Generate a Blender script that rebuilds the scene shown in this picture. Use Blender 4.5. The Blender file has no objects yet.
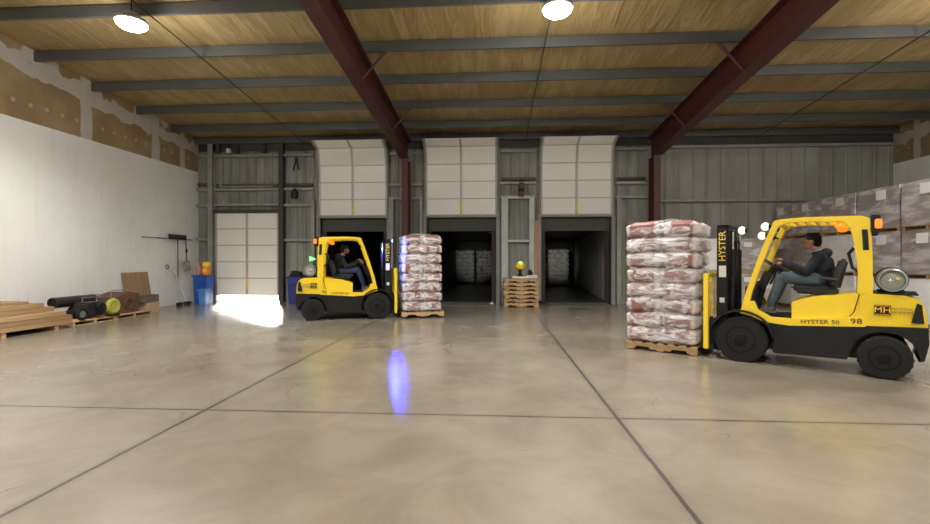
import bpy, bmesh, math, random
from mathutils import Vector, Matrix, noise
PI = math.pi
S = bpy.context.scene
C = S.collection
H = 1.53
YAW = math.atan(28/460)

# ---------------------------------------------------------------- materials
class NT:
    def __init__(self, name):
        self.m = bpy.data.materials.new(name); self.m.use_nodes = True
        self.n = self.m.node_tree.nodes; self.l = self.m.node_tree.links
        self.b = self.n['Principled BSDF']
    def new(self, t, **k):
        x = self.n.new(t)
        for a, v in k.items(): setattr(x, a, v)
        return x
    def put(self, v, sock):
        if hasattr(v, 'is_linked') or hasattr(v, 'links'): self.l.new(v, sock)
        elif isinstance(v, (tuple, list)) and len(v) == 3 and sock.type == 'RGBA': sock.default_value = (*v, 1)
        else: sock.default_value = v
    def math(self, op, a, b=0.0, clamp=False):
        x = self.new('ShaderNodeMath', operation=op, use_clamp=clamp)
        self.put(a, x.inputs[0]); self.put(b, x.inputs[1]); return x.outputs[0]
    def pos(self, world=True):
        if world: return self.new('ShaderNodeNewGeometry').outputs['Position']
        return self.new('ShaderNodeTexCoord').outputs['Object']
    def scale(self, v, s):
        x = self.new('ShaderNodeVectorMath', operation='MULTIPLY'); self.l.new(v, x.inputs[0]); x.inputs[1].default_value = s
        return x.outputs[0]
    def sep(self, v):
        x = self.new('ShaderNodeSeparateXYZ'); self.l.new(v, x.inputs[0]); return x.outputs
    def noise(self, v, sc, det=4, rough=.55, dist=0):
        x = self.new('ShaderNodeTexNoise'); self.l.new(v, x.inputs['Vector'])
        x.inputs['Scale'].default_value = sc; x.inputs['Detail'].default_value = det
        x.inputs['Roughness'].default_value = rough; x.inputs['Distortion'].default_value = dist
        return x.outputs['Fac']
    def ramp(self, f, lo, hi):           # smooth 0..1 between lo and hi
        x = self.new('ShaderNodeMapRange', interpolation_type='SMOOTHSTEP'); self.put(f, x.inputs['Value'])
        x.inputs['From Min'].default_value = lo; x.inputs['From Max'].default_value = hi
        return x.outputs['Result']
    def mix(self, f, a, b):
        x = self.new('ShaderNodeMix', data_type='RGBA'); self.put(f, x.inputs['Factor'])
        self.put(a, x.inputs['A'] if False else x.inputs[6]); self.put(b, x.inputs[7]); return x.outputs[2]
    def band(self, v, c, hw, soft=.004):  # 1 where |v-c|<hw
        d = self.math('ABSOLUTE', self.math('SUBTRACT', v, c))
        return self.math('SUBTRACT', 1.0, self.ramp(d, hw-soft, hw+soft))
    def mx(self, a, b): return self.math('MAXIMUM', a, b)
    def mul(self, a, b): return self.math('MULTIPLY', a, b)
    def bump(self, h, s=.3, d=.02):
        x = self.new('ShaderNodeBump'); self.put(h, x.inputs['Height']); x.inputs['Strength'].default_value = s
        x.inputs['Distance'].default_value = d; self.l.new(x.outputs[0], self.b.inputs['Normal'])
    def set(self, **k):
        nm = dict(col='Base Color', rough='Roughness', metal='Metallic', alpha='Alpha', coat='Coat Weight', coatr='Coat Roughness',
                  spec='Specular IOR Level', em='Emission Color', es='Emission Strength', trans='Transmission Weight')
        for a, v in k.items(): self.put(v, self.b.inputs[nm[a]])
        return self.m

def mat(name, col, rough=.6, metal=0, var=.12, sc=6, coat=0, bump=0, world=False, spec=.5):
    t = NT(name)
    p = t.pos(world)
    n = t.noise(p, sc, 4)
    dark = tuple(c*(1-var) for c in col); lite = tuple(min(1, c*(1+var)) for c in col)
    t.set(col=t.mix(n, dark, lite), rough=rough, metal=metal, coat=coat, spec=spec)
    if bump: t.bump(t.noise(p, sc*6, 3), bump)
    return t.m
def emit(name, col, st):
    t = NT(name); return t.set(col=col, em=col, es=st)

M = {}
def m_floor():
    t = NT('polished concrete'); p = t.pos(); x, y, z = t.sep(p)
    n1 = t.noise(p, .22, 5, .6); n2 = t.noise(p, 1.1, 6, .65, .6); n3 = t.noise(t.scale(p, (1, .5, 1)), 9, 5, .7)
    c = t.mix(t.ramp(n1, .38, .62), (.212, .181, .133), (.272, .240, .187))
    c = t.mix(t.mul(t.ramp(n2, .40, .8), .45), c, (.13, .11, .082))
    c = t.mix(t.mul(t.ramp(n2, .58, .2), .3), c, (.345, .318, .27))
    c = t.mix(t.mul(t.ramp(n3, .5, .8), .25), c, (.2, .17, .14))
    # short scuffs
    sc = t.mul(t.ramp(t.noise(t.scale(p, (1.2, 4.5, 1)), 1.3, 3, .5), .68, .74), t.ramp(t.noise(p, .8, 2), .5, .6))
    c = t.mix(t.mul(sc, .5), c, (.1, .085, .07))
    # joints, wobbling a little
    w = t.mul(t.math('SUBTRACT', t.noise(p, 2.5, 3), .5), .02)
    xx = t.math('ADD', x, w); yy = t.math('ADD', y, w)
    j = None
    for k, (v, q, hw) in enumerate([(xx, -2.93, .017), (xx, 1.2, .017), (yy, 4.52, .014), (xx, 5.35, .012), (xx, -7.05, .010), (yy, 8.7, .010), (yy, 12.9, .01), (yy, .3, .014), (xx, 9.5, .012), (yy, -4, .014)]):
        b = t.band(v, q, hw, .006)
        if k in (4, 5, 6): b = t.mul(b, .45)
        j = b if j is None else t.mx(j, b)
    halo = t.mx(t.mx(t.band(xx, -2.93, .05, .05), t.band(xx, 1.2, .05, .05)), t.band(yy, 4.52, .04, .04))
    # hairline cracks
    vo = t.new('ShaderNodeTexVoronoi', feature='DISTANCE_TO_EDGE'); vo.inputs['Scale'].default_value = .33
    d = t.new('ShaderNodeVectorMath', operation='ADD'); t.l.new(p, d.inputs[0])
    nn = t.new('ShaderNodeTexNoise'); t.l.new(p, nn.inputs['Vector']); nn.inputs['Scale'].default_value = 1.1; nn.inputs['Detail'].default_value = 6
    t.l.new(t.scale(nn.outputs['Color'], (1.2, 1.2, 0)), d.inputs[1]); t.l.new(d.outputs[0], vo.inputs['Vector'])
    ck = t.mul(t.mul(t.ramp(vo.outputs['Distance'], .0035, .001), t.ramp(n1, .47, .6)), .5)
    c = t.mix(t.mul(halo, .3), c, (.13, .11, .09))
    c = t.mix(t.mx(t.mul(j, .85), ck), c, (.055, .05, .048))
    r = t.math('ADD', t.mul(t.noise(p, .9, 5, .6), .2), .12)
    t.set(col=c, rough=r, spec=.85)
    t.bump(t.math('SUBTRACT', t.mul(t.noise(p, 3.5, 2), .25), j), .03, .02)
    return t.m
M['floor'] = m_floor()

def m_leftwall():
    t = NT('painted gypsum board wall'); p = t.pos(); x, y, z = t.sep(p)
    wob = t.mul(t.math('SUBTRACT', t.noise(p, 2.2, 4, .7), .5), .22)
    zz = t.math('ADD', z, t.mul(wob, .18)); yw = t.math('ADD', y, t.mul(wob, .55))
    n = t.noise(p, .35, 4)
    white = t.mix(t.ramp(n, .3, .7), (.73, .735, .71), (.83, .835, .82))
    lines = t.mul(t.noise(t.scale(p, (1, 5, .4)), 1.6, 3), 1)
    white = t.mix(t.mul(t.ramp(lines, .5, .75), .25), white, (.62, .60, .56))
    white = t.mix(t.mul(t.ramp(t.noise(t.scale(p, (1, 1, 1)), .45, 5, .6), .55, .75), .35), white, (.58, .56, .52))
    tan = t.mix(t.ramp(t.noise(p, 1.3, 4), .35, .65), (.26, .18, .09), (.34, .245, .13))
    comp = t.mix(t.noise(p, 3, 3), (.42, .39, .34), (.56, .53, .48))
    rag = t.mul(t.math('SUBTRACT', t.noise(t.scale(p, (1, 1.6, 1.6)), 1.5, 2, .4), .5), .55)
    deck = t.math('SUBTRACT', t.math('ADD', z, t.mul(y, .085)), 7.31)     # 0 at the deck, negative below
    a = t.math('ADD', deck, rag)
    top = t.mul(t.ramp(a, -.58, -.56), t.math('SUBTRACT', 1, t.mul(t.ramp(t.math('ADD', deck, rag), -.2, -.18), t.ramp(t.noise(p, 1.1, 1), .48, .5))))
    vert = None
    for c_, hw in ((11.69, .17), (14.22, .17), (15.5, .12), (9.2, .14), (6.7, .16), (4.2, .16)):
        b = t.band(yw, c_, hw, .02); vert = b if vert is None else t.mx(vert, b)
    # screw spots
    fy = t.math('ABSOLUTE', t.math('SUBTRACT', t.math('FRACT', t.math('DIVIDE', y, .4)), .5))
    zc = t.math('ADD', 5.12, t.mul(t.noise(t.scale(p, (0, 1, 0)), 3, 2), .12))
    dz = t.math('DIVIDE', t.math('ABSOLUTE', t.math('SUBTRACT', z, zc)), .4)
    dots = t.ramp(t.math('ADD', t.mul(fy, fy), t.mul(dz, dz)), .022, .012)
    cm = t.mx(t.mx(top, vert), dots)
    up = t.mix(t.mx(t.mx(top, vert), t.mul(dots, .55)), tan, comp)
    c = t.mix(t.ramp(t.math('ADD', z, t.mul(wob, .05)), 4.76, 4.775), white, up)
    t.set(col=c, rough=.75, spec=.3); t.bump(t.noise(p, 14, 3), .08)
    return t.m
M['wall_left'] = m_leftwall()

def m_metalwall(name, base, dirt, sc=1.0):
    t = NT(name); p = t.pos(); x, y, z = t.sep(p)
    n = t.noise(t.scale(p, (3, 1, .35)), 1.1*sc, 5, .65); n2 = t.noise(p, .6, 4)
    c = t.mix(t.mul(t.ramp(n, .42, .7), .75), base, dirt)
    c = t.mix(t.mul(t.ramp(n2, .4, .7), .5), c, tuple(v*.6 for v in base))
    seam = t.band(t.math('FRACT', t.math('DIVIDE', x, .92)), .5, .012, .006)
    c = t.mix(t.mul(seam, .6), c, tuple(v*.3 for v in base))
    t.set(col=c, rough=.55, spec=.4); t.bump(n, .15, .02)
    return t.m
M['ribbed'] = m_metalwall('dirty grey green metal siding', (.30, .305, .27), (.12, .105, .075))
M['liner'] = m_metalwall('pale grey green liner panel', (.33, .33, .295), (.19, .18, .145), .6)

def m_insul():
    t = NT('tan roof insulation facing'); p = t.pos(); x, y, z = t.sep(p)
    n = t.noise(t.scale(p, (3.2, .45, 1)), 1.6, 5, .6, .8); n1 = t.noise(p, .5, 3)
    c = t.mix(t.ramp(n, .35, .7), (.32, .225, .09), (.46, .34, .16))
    c = t.mix(t.mul(t.ramp(n1, .35, .7), .5), c, (.25, .17, .07))
    seam = t.band(t.math('FRACT', t.math('DIVIDE', x, 1.22)), .5, .006, .004)
    c = t.mix(t.mul(seam, .45), c, (.2, .13, .05))
    t.set(col=c, rough=.38, spec=.6); t.bump(n, .8, .07)
    return t.m
M['insul'] = m_insul()
M['purlin'] = mat('grey primed steel', (.095, .10, .098), .5, .2, .2, 2, world=True)
M['girt'] = mat('dusty grey steel', (.30, .30, .275), .55, .2, .35, 3, world=True)
M['darksteel'] = mat('dark dirty steel', (.06, .058, .052), .6, .3, .4, 3, world=True)
M['redsteel'] = mat('oxide red steel', (.075, .017, .016), .45, .1, .3, 2, world=True)
M['teal'] = mat('pale teal painted steel', (.47, .51, .47), .5, .1, .3, 3, world=True)
M['jamb'] = mat('grey door frame steel', (.26, .265, .245), .5, .2, .25, 3, world=True)
M['doorw'] = mat('off white door panel', (.84, .83, .77), .45, 0, .05, 2, world=True)
M['doorline'] = mat('grey steel stile', (.46, .44, .39), .5, .2, .2, 3)
M['yel'] = mat('yellow truck paint', (.86, .60, .022), .35, 0, .06, 2, coat=.3)
M['yel2'] = mat('yellow sticker', (.75, .58, .08), .5)
M['blk'] = mat('black painted steel', (.010, .010, .0105), .45, 0, .25, 4, spec=.3)
M['rub'] = mat('black tyre rubber', (.013, .0125, .012), .8, 0, .3, 5, bump=.2, spec=.3)
M['hub'] = mat('dull black wheel hub', (.006, .006, .006), .6, 0, .2, 5, spec=.2)
M['seat'] = mat('black vinyl', (.012, .0125, .014), .5, 0, .2, 5)
M['chrome'] = mat('bright steel rod', (.6, .6, .6), .2, 1, .05, 5)
M['grey'] = mat('grey steel', (.3, .31, .3), .4, .6, .15, 5)
M['tank'] = mat('grey painted gas cylinder', (.34, .36, .33), .35, .3, .2, 4)
M['white'] = mat('white plastic', (.72, .71, .68), .5, 0, .06, 5)
M['paper'] = mat('white paper label', (.76, .75, .72), .7, 0, .05, 8)
M['amber'] = emit('amber lens', (1, .2, .01), 1.2)
M['lampw'] = emit('white headlamp lens', (1, .97, .9), .8)
M['bluel'] = emit('blue spotlight lens', (.15, .45, 1), 12)
M['greenl'] = emit('green signal lens', (.1, 1, .15), 4)
M['hbay'] = emit('high bay lamp lens', (1, .96, .88), 60)
M['skin'] = mat('skin', (.26, .125, .075), .5, 0, .1, 8)
M['hair'] = mat('black hair', (.012, .01, .009), .9, 0, .2, 30, spec=.1)
M['navy'] = mat('dark navy hoodie cloth', (.010, .012, .019), .9, 0, .3, 12, bump=.2)
M['black_cloth'] = mat('black jacket cloth', (.006, .006, .008), .9, 0, .3, 12, bump=.2)
M['jean'] = mat('blue grey denim', (.065, .095, .115), .85, 0, .25, 14, bump=.2)
M['jean2'] = mat('dark blue denim', (.03, .045, .10), .85, 0, .25, 14, bump=.2)
M['shoe'] = mat('grey work shoe', (.16, .15, .15), .6, 0, .2, 10)
M['bluebin'] = mat('blue plastic', (.018, .085, .40), .35, 0, .12, 4)
M['bluebin2'] = mat('light blue plastic', (.10, .25, .62), .35, 0, .12, 4)
M['dkblue'] = mat('dark blue plastic', (.02, .035, .20), .4, 0, .12, 4)
M['orange'] = mat('orange plastic', (.85, .22, .02), .4, 0, .1, 5)
M['yelpl'] = mat('yellow plastic', (.85, .60, .04), .4, 0, .1, 5)
M['pink'] = mat('pink plastic', (.62, .22, .24), .5, 0, .1, 5)
M['rust'] = mat('rusty brown sheet steel', (.13, .062, .04), .7, .1, .4, 5)
M['gunm'] = mat('dark purple grey heater steel', (.045, .036, .040), .4, .3, .3, 5)
M['olive'] = mat('yellow green plastic', (.42, .42, .06), .5, 0, .2, 5)
M['bag'] = mat('grey plastic bag', (.33, .32, .30), .5, 0, .2, 8)
M['carton'] = mat('plain cardboard', (.46, .32, .19), .8, 0, .1, 5)
M['conc'] = mat('outdoor concrete apron', (.55, .54, .5), .9, 0, .1, 1, world=True)
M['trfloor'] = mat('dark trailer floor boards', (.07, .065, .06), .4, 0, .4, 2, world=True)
M['trwall'] = mat('grey trailer wall', (.50, .49, .46), .5, 0, .15, 1, world=True)
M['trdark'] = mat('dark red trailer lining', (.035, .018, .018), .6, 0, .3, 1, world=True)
M['pad'] = mat('dark grey dock curtain', (.075, .075, .068), .8, 0, .2, 3, world=True)
M['alum'] = mat('silver dock plate', (.16, .155, .145), .45, .4, .3, 3, world=True)

def m_wood(name, a, b, ax=0, sc=3, world=False):
    t = NT(name); p = t.pos(world)
    s = [14, 14, 14]; s[ax] = .8
    n = t.noise(t.scale(p, tuple(s)), sc*.3, 5, .6, .5)
    oi = t.new('ShaderNodeObjectInfo').outputs['Random']
    c = t.mix(t.ramp(n, .35, .7), a, b)
    c = t.mix(t.mul(oi, .7), c, tuple(v*.6 for v in a))
    t.set(col=c, rough=.7, spec=.3); t.bump(n, .15, .01); return t.m
M['palwood'] = m_wood('raw pallet wood', (.46, .29, .14), (.62, .43, .24), 0)
M['lumber'] = m_wood('sawn lumber', (.40, .245, .12), (.60, .42, .24), 1)
M['ply'] = m_wood('reddish plywood', (.34, .20, .12), (.44, .28, .17), 2)
M['post'] = m_wood('orange timber', (.50, .28, .15), (.60, .38, .24), 2)
M['oldwood'] = m_wood('dusty brown timber', (.10, .082, .055), (.17, .14, .095), 0)

def m_sack():
    t = NT('printed sack paper'); p = t.pos(False); x, y, z = t.sep(p)
    oi = t.new('ShaderNodeObjectInfo').outputs['Random']
    v = t.new('ShaderNodeVectorMath', operation='ADD'); t.l.new(p, v.inputs[0])
    cb = t.new('ShaderNodeCombineXYZ'); t.l.new(t.mul(oi, 37.0), cb.inputs[0]); t.l.new(cb.outputs[0], v.inputs[1])
    n = t.noise(v.outputs[0], 3.2, 4, .55, .6)
    inner = t.mul(t.ramp(t.math('ABSOLUTE', x), .27, .2), 1)
    c = t.mix(t.mul(t.ramp(n, .37, .45), inner), (.62, .55, .52), (.25, .10, .085))
    t.set(col=c, rough=.5); t.bump(t.noise(v.outputs[0], 16, 4), .5, .02); return t.m
M['sack'] = m_sack()
def m_film():
    t = NT('clear stretch film'); p = t.pos(False); x, y, z = t.sep(p)
    n = t.noise(t.scale(p, (1.2, 1.2, 4.2)), 2.6, 5, .6, 1.2)
    n2 = t.noise(t.scale(p, (4, 4, 12)), 3, 4, .6, .6)
    a = t.math('ADD', t.mul(t.ramp(n, .40, .62), .58), t.mul(t.ramp(n2, .5, .72), .25))
    a = t.math('ADD', a, .12, True)
    t.set(col=(.90, .88, .88), rough=.12, alpha=a, spec=.9)
    t.bump(t.math('ADD', n, t.mul(n2, .6)), .9, .05)
    return t.m
M['film'] = m_film()
def m_box(name, c1, c2, fr=.34):
    t = NT(name); p = t.pos(False); x, y, z = t.sep(p)
    oi = t.new('ShaderNodeObjectInfo').outputs['Random']
    cb = t.new('ShaderNodeCombineXYZ'); t.l.new(t.mul(oi, 31.0), cb.inputs[2])
    v = t.new('ShaderNodeVectorMath', operation='ADD'); t.l.new(p, v.inputs[0]); t.l.new(cb.outputs[0], v.inputs[1])
    n = t.noise(t.scale(v.outputs[0], (.8, .8, 3)), 1.8, 6, .65, .5)
    c = t.mix(t.ramp(n, .42, .68), c1, c2)
    c = t.mix(t.mul(oi, .22), c, (.12, .09, .075))
    t.set(col=c, rough=fr, spec=.7); t.bump(t.noise(t.scale(v.outputs[0], (2, 2, 9)), 3, 4), .35, .02); return t.m
M['box'] = m_box('brown carton under stretch film', (.34, .29, .27), (.72, .69, .66))
M['boxw'] = m_box('white wrapped carton', (.80, .79, .77), (.88, .87, .85), .4)

# ---------------------------------------------------------------- mesh helpers
def V(*a): return Vector(a)
class MB:
    def __init__(self): self.bm = bmesh.new()
    def box(self, c, s, rot=None):
        r = bmesh.ops.create_cube(self.bm, size=1.0); vs = r['verts']
        for v in vs: v.co = Vector((v.co.x*s[0], v.co.y*s[1], v.co.z*s[2]))
        if rot: bmesh.ops.rotate(self.bm, verts=vs, cent=(0, 0, 0), matrix=rot)
        for v in vs: v.co += Vector(c)
        return self
    def bb(self, x0, x1, y0, y1, z0, z1): return self.box(((x0+x1)/2, (y0+y1)/2, (z0+z1)/2), (abs(x1-x0), abs(y1-y0), abs(z1-z0)))
    def cone(self, a, b, r0, r1, n=16, caps=True):
        a, b = Vector(a), Vector(b); d = b-a; L = d.length
        q = d.to_track_quat('Z', 'Y').to_matrix()
        ra = [self.bm.verts.new(a+q@Vector((math.cos(2*PI*i/n)*r0, math.sin(2*PI*i/n)*r0, 0))) for i in range(n)]
        rb = [self.bm.verts.new(b+q@Vector((math.cos(2*PI*i/n)*r1, math.sin(2*PI*i/n)*r1, 0))) for i in range(n)]
        for i in range(n): self.bm.faces.new((ra[i], ra[(i+1) % n], rb[(i+1) % n], rb[i]))
        if caps: self.bm.faces.new(ra[::-1]); self.bm.faces.new(rb)
        return self
    def cyl(self, a, b, r, n=16): return self.cone(a, b, r, r, n)
    def tube(self, pts, r, n=10):
        for a, b in zip(pts[:-1], pts[1:]): self.cone(a, b, r, r, n)
        for p in pts[1:-1]: self.ball(p, (r, r, r), 8, 6)
        return self
    def ball(self, c, s, u=16, v=12, rot=None):
        r = bmesh.ops.create_uvsphere(self.bm, u_segments=u, v_segments=v, radius=1.0); vs = r['verts']
        for q in vs: q.co = Vector((q.co.x*s[0], q.co.y*s[1], q.co.z*s[2]))
        if rot: bmesh.ops.rotate(self.bm, verts=vs, cent=(0, 0, 0), matrix=rot)
        for q in vs: q.co += Vector(c)
        return self
    def prism(self, pts, a0, a1, axis='y'):  # polygon (p,q) extruded along axis
        def mk(p, a):
            return {'y': (p[0], a, p[1]), 'x': (a, p[0], p[1]), 'z': (p[0], p[1], a)}[axis]
        A = [self.bm.verts.new(mk(p, a0)) for p in pts]; B = [self.bm.verts.new(mk(p, a1)) for p in pts]
        n = len(pts)
        self.bm.faces.new(A); self.bm.faces.new(B[::-1])
        for i in range(n): self.bm.faces.new((A[i], B[i], B[(i+1) % n], A[(i+1) % n]))
        return self
    def lathe(self, prof, c=(0, 0, 0), ax='z', n=28):  # prof: (r, h)
        rings = []
        for r, h in prof:
            ring = []
            for i in range(n):
                a = 2*PI*i/n; x, y = math.cos(a)*r, math.sin(a)*r
                p = {'z': (x, y, h), 'y': (x, h, y), 'x': (h, x, y)}[ax]
                ring.append(self.bm.verts.new(Vector(c)+Vector(p)))
            rings.append(ring)
        for a, b in zip(rings[:-1], rings[1:]):
            for i in range(n): self.bm.faces.new((a[i], a[(i+1) % n], b[(i+1) % n], b[i]))
        self.bm.faces.new(rings[0][::-1]); self.bm.faces.new(rings[-1]); return self
    def torus(self, c, R, r, rot=None, n=28, k=8):
        g = [[None]*k for _ in range(n)]
        for i in range(n):
            for j in range(k):
                a, b = 2*PI*i/n, 2*PI*j/k
                p = Vector(((R+r*math.cos(b))*math.cos(a), (R+r*math.cos(b))*math.sin(a), r*math.sin(b)))
                if rot: p = rot@p
                g[i][j] = self.bm.verts.new(Vector(c)+p)
        for i in range(n):
            for j in range(k): self.bm.faces.new((g[i][j], g[(i+1) % n][j], g[(i+1) % n][(j+1) % k], g[i][(j+1) % k]))
        return self
    def mesh(self, name, bev=0, smooth=True, seg=2):
        if bev:
            es = [e for e in self.bm.edges if len(e.link_faces) == 2 and e.calc_face_angle(0) > .5]
            bmesh.ops.bevel(self.bm, geom=es, offset=bev, segments=seg, affect='EDGES', clamp_overlap=True)
        bmesh.ops.recalc_face_normals(self.bm, faces=self.bm.faces)
        me = bpy.data.meshes.new(name); self.bm.to_mesh(me); self.bm.free()
        if smooth:
            for p in me.polygons: p.use_smooth = True
            try: me.set_sharp_from_angle(angle=math.radians(38))
            except Exception: pass
        return me
    def build(self, name, m, parent=None, bev=0, smooth=True, seg=2, **k):
        me = self.mesh(name, bev, smooth, seg); me.materials.append(M[m] if isinstance(m, str) else m)
        return link(name, me, parent, **k)
def link(name, data, parent=None, loc=None, rz=None, **k):
    o = bpy.data.objects.new(name, data); C.objects.link(o)
    if parent: o.parent = parent
    if loc: o.location = loc
    if rz is not None: o.rotation_euler = (0, 0, rz)
    for a, v in k.items(): o[a] = v
    return o
def tag(o, label, cat, group=None, kind=None):
    o['label'] = label; o['category'] = cat
    if group: o['group'] = group
    if kind: o['kind'] = kind
    return o
def thing(name, label, cat, loc=(0, 0, 0), rz=0, group=None):
    o = bpy.data.objects.new(name, None); C.objects.link(o); o.location = loc; o.rotation_euler = (0, 0, rz); o.empty_display_size = .2
    return tag(o, label, cat, group)
def struct(o): o['kind'] = 'structure'; return o
def kids(o): return [c for c in C.objects if c.parent == o]
CH = {}
def copy_tree(o, loc=None, rz=None, label=None, group=None, parent=None):
    c = o.copy(); C.objects.link(c)
    if parent: c.parent = parent
    if loc: c.location = loc
    if rz is not None: c.rotation_euler = (0, 0, rz)
    if label: c['label'] = label
    if group: c['group'] = group
    for ch in (CH.get(o) or list(o.children)): copy_tree(ch, parent=c)
    return c
def text_mesh(body, size, ext=.002):
    cu = bpy.data.curves.new('t', 'FONT'); cu.body = body; cu.size = size; cu.extrude = ext; cu.align_x = 'CENTER'; cu.align_y = 'CENTER'
    cu.resolution_u = 2
    o = bpy.data.objects.new('t', cu); C.objects.link(o)
    dg = bpy.context.evaluated_depsgraph_get(); me = bpy.data.meshes.new_from_object(o.evaluated_get(dg))
    bpy.data.objects.remove(o); bpy.data.curves.remove(cu); return me
def lettering(name, body, size, m, parent, loc, rot, bold=1.0):
    me = text_mesh(body, size); me.materials.clear(); me.materials.append(M[m])
    o = link(name, me, parent); o.location = loc; o.rotation_euler = rot; o.scale = (bold, 1, 1); return o

# ---------------------------------------------------------------- the room
YB = 16.37; XL = -10.86; XR = 13.47; YF = -16.0
def deck(y): return 5.92+.085*(YB-y)
DOORS = [(-10.17, -7.72), (-6.24, -3.80), (-2.36, .11), (1.69, 4.11)]   # openings in the back wall
ZD = 3.04

struct(MB().bb(XL-.2, XR+.2, YF-.2, YB+.35, -.2, 0).build('floor', 'floor', smooth=False))
b = MB()
b.prism([(YF-.2, deck(YF)+.04), (YB+.3, deck(YB)+.04), (YB+.3, deck(YB)+.3), (YF-.2, deck(YF)+.3)], XL-.2, XR+.2, 'x')
struct(b.build('ceiling', 'insul', smooth=False))
for nm, x0, x1, m in (('wall_left', XL-.2, XL, 'wall_left'), ('wall_right', XR, XR+.2, 'wall_left')):
    struct(MB().prism([(YF-.2, -.1), (YB+.3, -.1), (YB+.3, deck(YB)+.1), (YF-.2, deck(YF)+.1)], x0, x1, 'x').build(nm, m, smooth=False))
struct(MB().bb(XL-.2, XR+.2, YF-.2, YF, 0, deck(YF)+.1).build('wall_front', 'liner', smooth=False))

def ribbed(mb, x0, x1, z0, z1, y=YB, pitch=.31, d=.035):
    x = x0; pts = [(x0, y)]
    k = math.ceil(x0/pitch)
    while k*pitch < x1-.08:
        c = k*pitch
        if c > x0+.05: pts += [(c-.045, y), (c-.02, y-d), (c+.02, y-d), (c+.045, y)]
        k += 1
    pts.append((x1, y)); pts += [(x1, y+.12), (x0, y+.12)]
    mb.prism(pts, z0, z1, 'z')
top = deck(YB)+.08
b = MB(); xs = [XL]
for a, c in DOORS: xs += [a, c]
xs.append(5.3)
for i in range(0, len(xs), 2): ribbed(b, xs[i], xs[i+1], 0, top)
for i, (a, c) in enumerate(DOORS): ribbed(b, a, c, 3.25 if i == 0 else ZD, top)
wb = struct(b.build('wall_back', 'ribbed', smooth=False))
b = MB(); ribbed(b, 5.3, XR, 0, top, pitch=.46, d=.018); b.build('liner_panel', 'liner', wb, smooth=False)

# purlins, rods, rafters, columns, girts
y = 16.15
ys = [16.15, 14.95, 13.42]
while ys[-1] > -14.5: ys.append(ys[-1]-1.56)
for i, y in enumerate(ys):
    z = deck(y)+.03
    b = MB(); b.prism([(y-.035, z), (y+.035, z), (y+.035, z-.02), (y-.015, z-.02), (y-.015, z-.21), (y+.045, z-.21), (y+.045, z-.18), (y+.03, z-.18), (y+.03, z-.225), (y-.035, z-.225)], XL+.01, XR-.01, 'x')
    o = struct(b.build('purlin', 'purlin', smooth=False))
for x in (-3.04, 5.47):
    sg = 1
    b = MB()
    def zt(y): return deck(y)-.2
    def zb(y): return 5.05+.0915*(15.5-y)
    ya, yb_ = 16.3, -15.8
    b.prism([(ya, zb(15.5)-.25), (ya, zt(ya)), (yb_, zt(yb_)), (yb_, zb(yb_)), (15.75, zb(15.75)), (15.72, zb(15.75)-.25)], x-.012, x+.012, 'x')
    b.prism([(yb_, zt(yb_)), (ya, zt(ya)), (ya, zt(ya)-.025), (yb_, zt(yb_)-.025)], x-.16, x+.16, 'x')
    b.prism([(yb_, zb(yb_)), (15.75, zb(15.75)), (15.75, zb(15.75)+.025), (yb_, zb(yb_)+.025)], x-.16, x+.16, 'x')
    rf = struct(b.build('roof_beam', 'redsteel', smooth=False))
    for yy in ys[2:14:2]:
        for s in (1,):
            q = MB(); q.tube([(x+.02*s, yy, zb(yy)+.06), (x+.62*s, yy, deck(yy)-.19)], .03, 6)
            q.tube([(x-.02*s, yy, zb(yy)+.06), (x-.62*s, yy, deck(yy)-.19)], .03, 6)
            q.build('brace', 'redsteel', rf)
    b = MB(); b.bb(x-.11, x+.11, 15.72, 15.75, 0, zb(15.75)+.02); b.bb(x-.11, x+.11, 16.22, 16.25, 0, zb(15.75)); b.bb(x-.01, x+.01, 15.75, 16.22, 0, zb(15.75))
    b.bb(x-.18, x+.18, 15.65, 16.3, 0, .02)
    struct(b.build('column', 'redsteel', smooth=False))
for x in (-6.7, 1.12, 8.9):
    b = MB(); b.cyl((x, 16.2, deck(16.2)-.26), (x, 4, deck(4)-.26), .014, 6)
    struct(b.build('roof_rod', 'darksteel'))

def girt(x0, x1, z, m='girt', d=.13, h=.07):
    b = MB(); b.prism([(YB-.035, z-h/2), (YB-.035-d, z-h/2), (YB-.035-d, z+h/2), (YB-.05-d, z+h/2), (YB-.05-d, z-h/2-.015), (YB-.035, z-h/2-.015)], x0, x1, 'x')
    return struct(b.build('wall_girt', m, smooth=False))
for x0, x1, zs in ((XL+.02, -10.35, (5.33, 4.1, 3.52, 2.3)), (-10.15, -7.75, (5.33, 4.1, 3.55)), (-7.55, -6.45, (5.33, 4.1, 3.52, 2.26)),
                   (-3.7, -3.2, (5.33, 4.22, 3.74)), (-2.85, -2.5, (5.33, 4.22, 3.74)), (.25, 1.5, (5.36, 4.24, 3.76)),
                   (4.25, 5.3, (5.38, 4.2, 3.72)), (5.7, XR-.02, (5.42, 3.58))):
    for z in zs: girt(x0, x1, z)
girt(5.7, XR-.02, 1.6)
# dusty ledges of timber and dark stuffing on the girts
for x0, x1, z in ((-10.1, -7.8, 4.2), (-7.5, -6.5, 4.2), (.3, 1.5, 4.33), (-10.8, -10.4, 4.25), (4.3, 5.25, 4.3)):
    b = MB(); b.bb(x0, x1, YB-.15, YB-.04, z, z+.1); struct(b.build('wall_ledge', 'oldwood', bev=.01))
b = MB(); b.bb(XL+.05, XR-.05, YB-.06, YB-.04, 5.5, 5.88)
struct(b.build('wall_header', 'darksteel', smooth=False))
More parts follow.
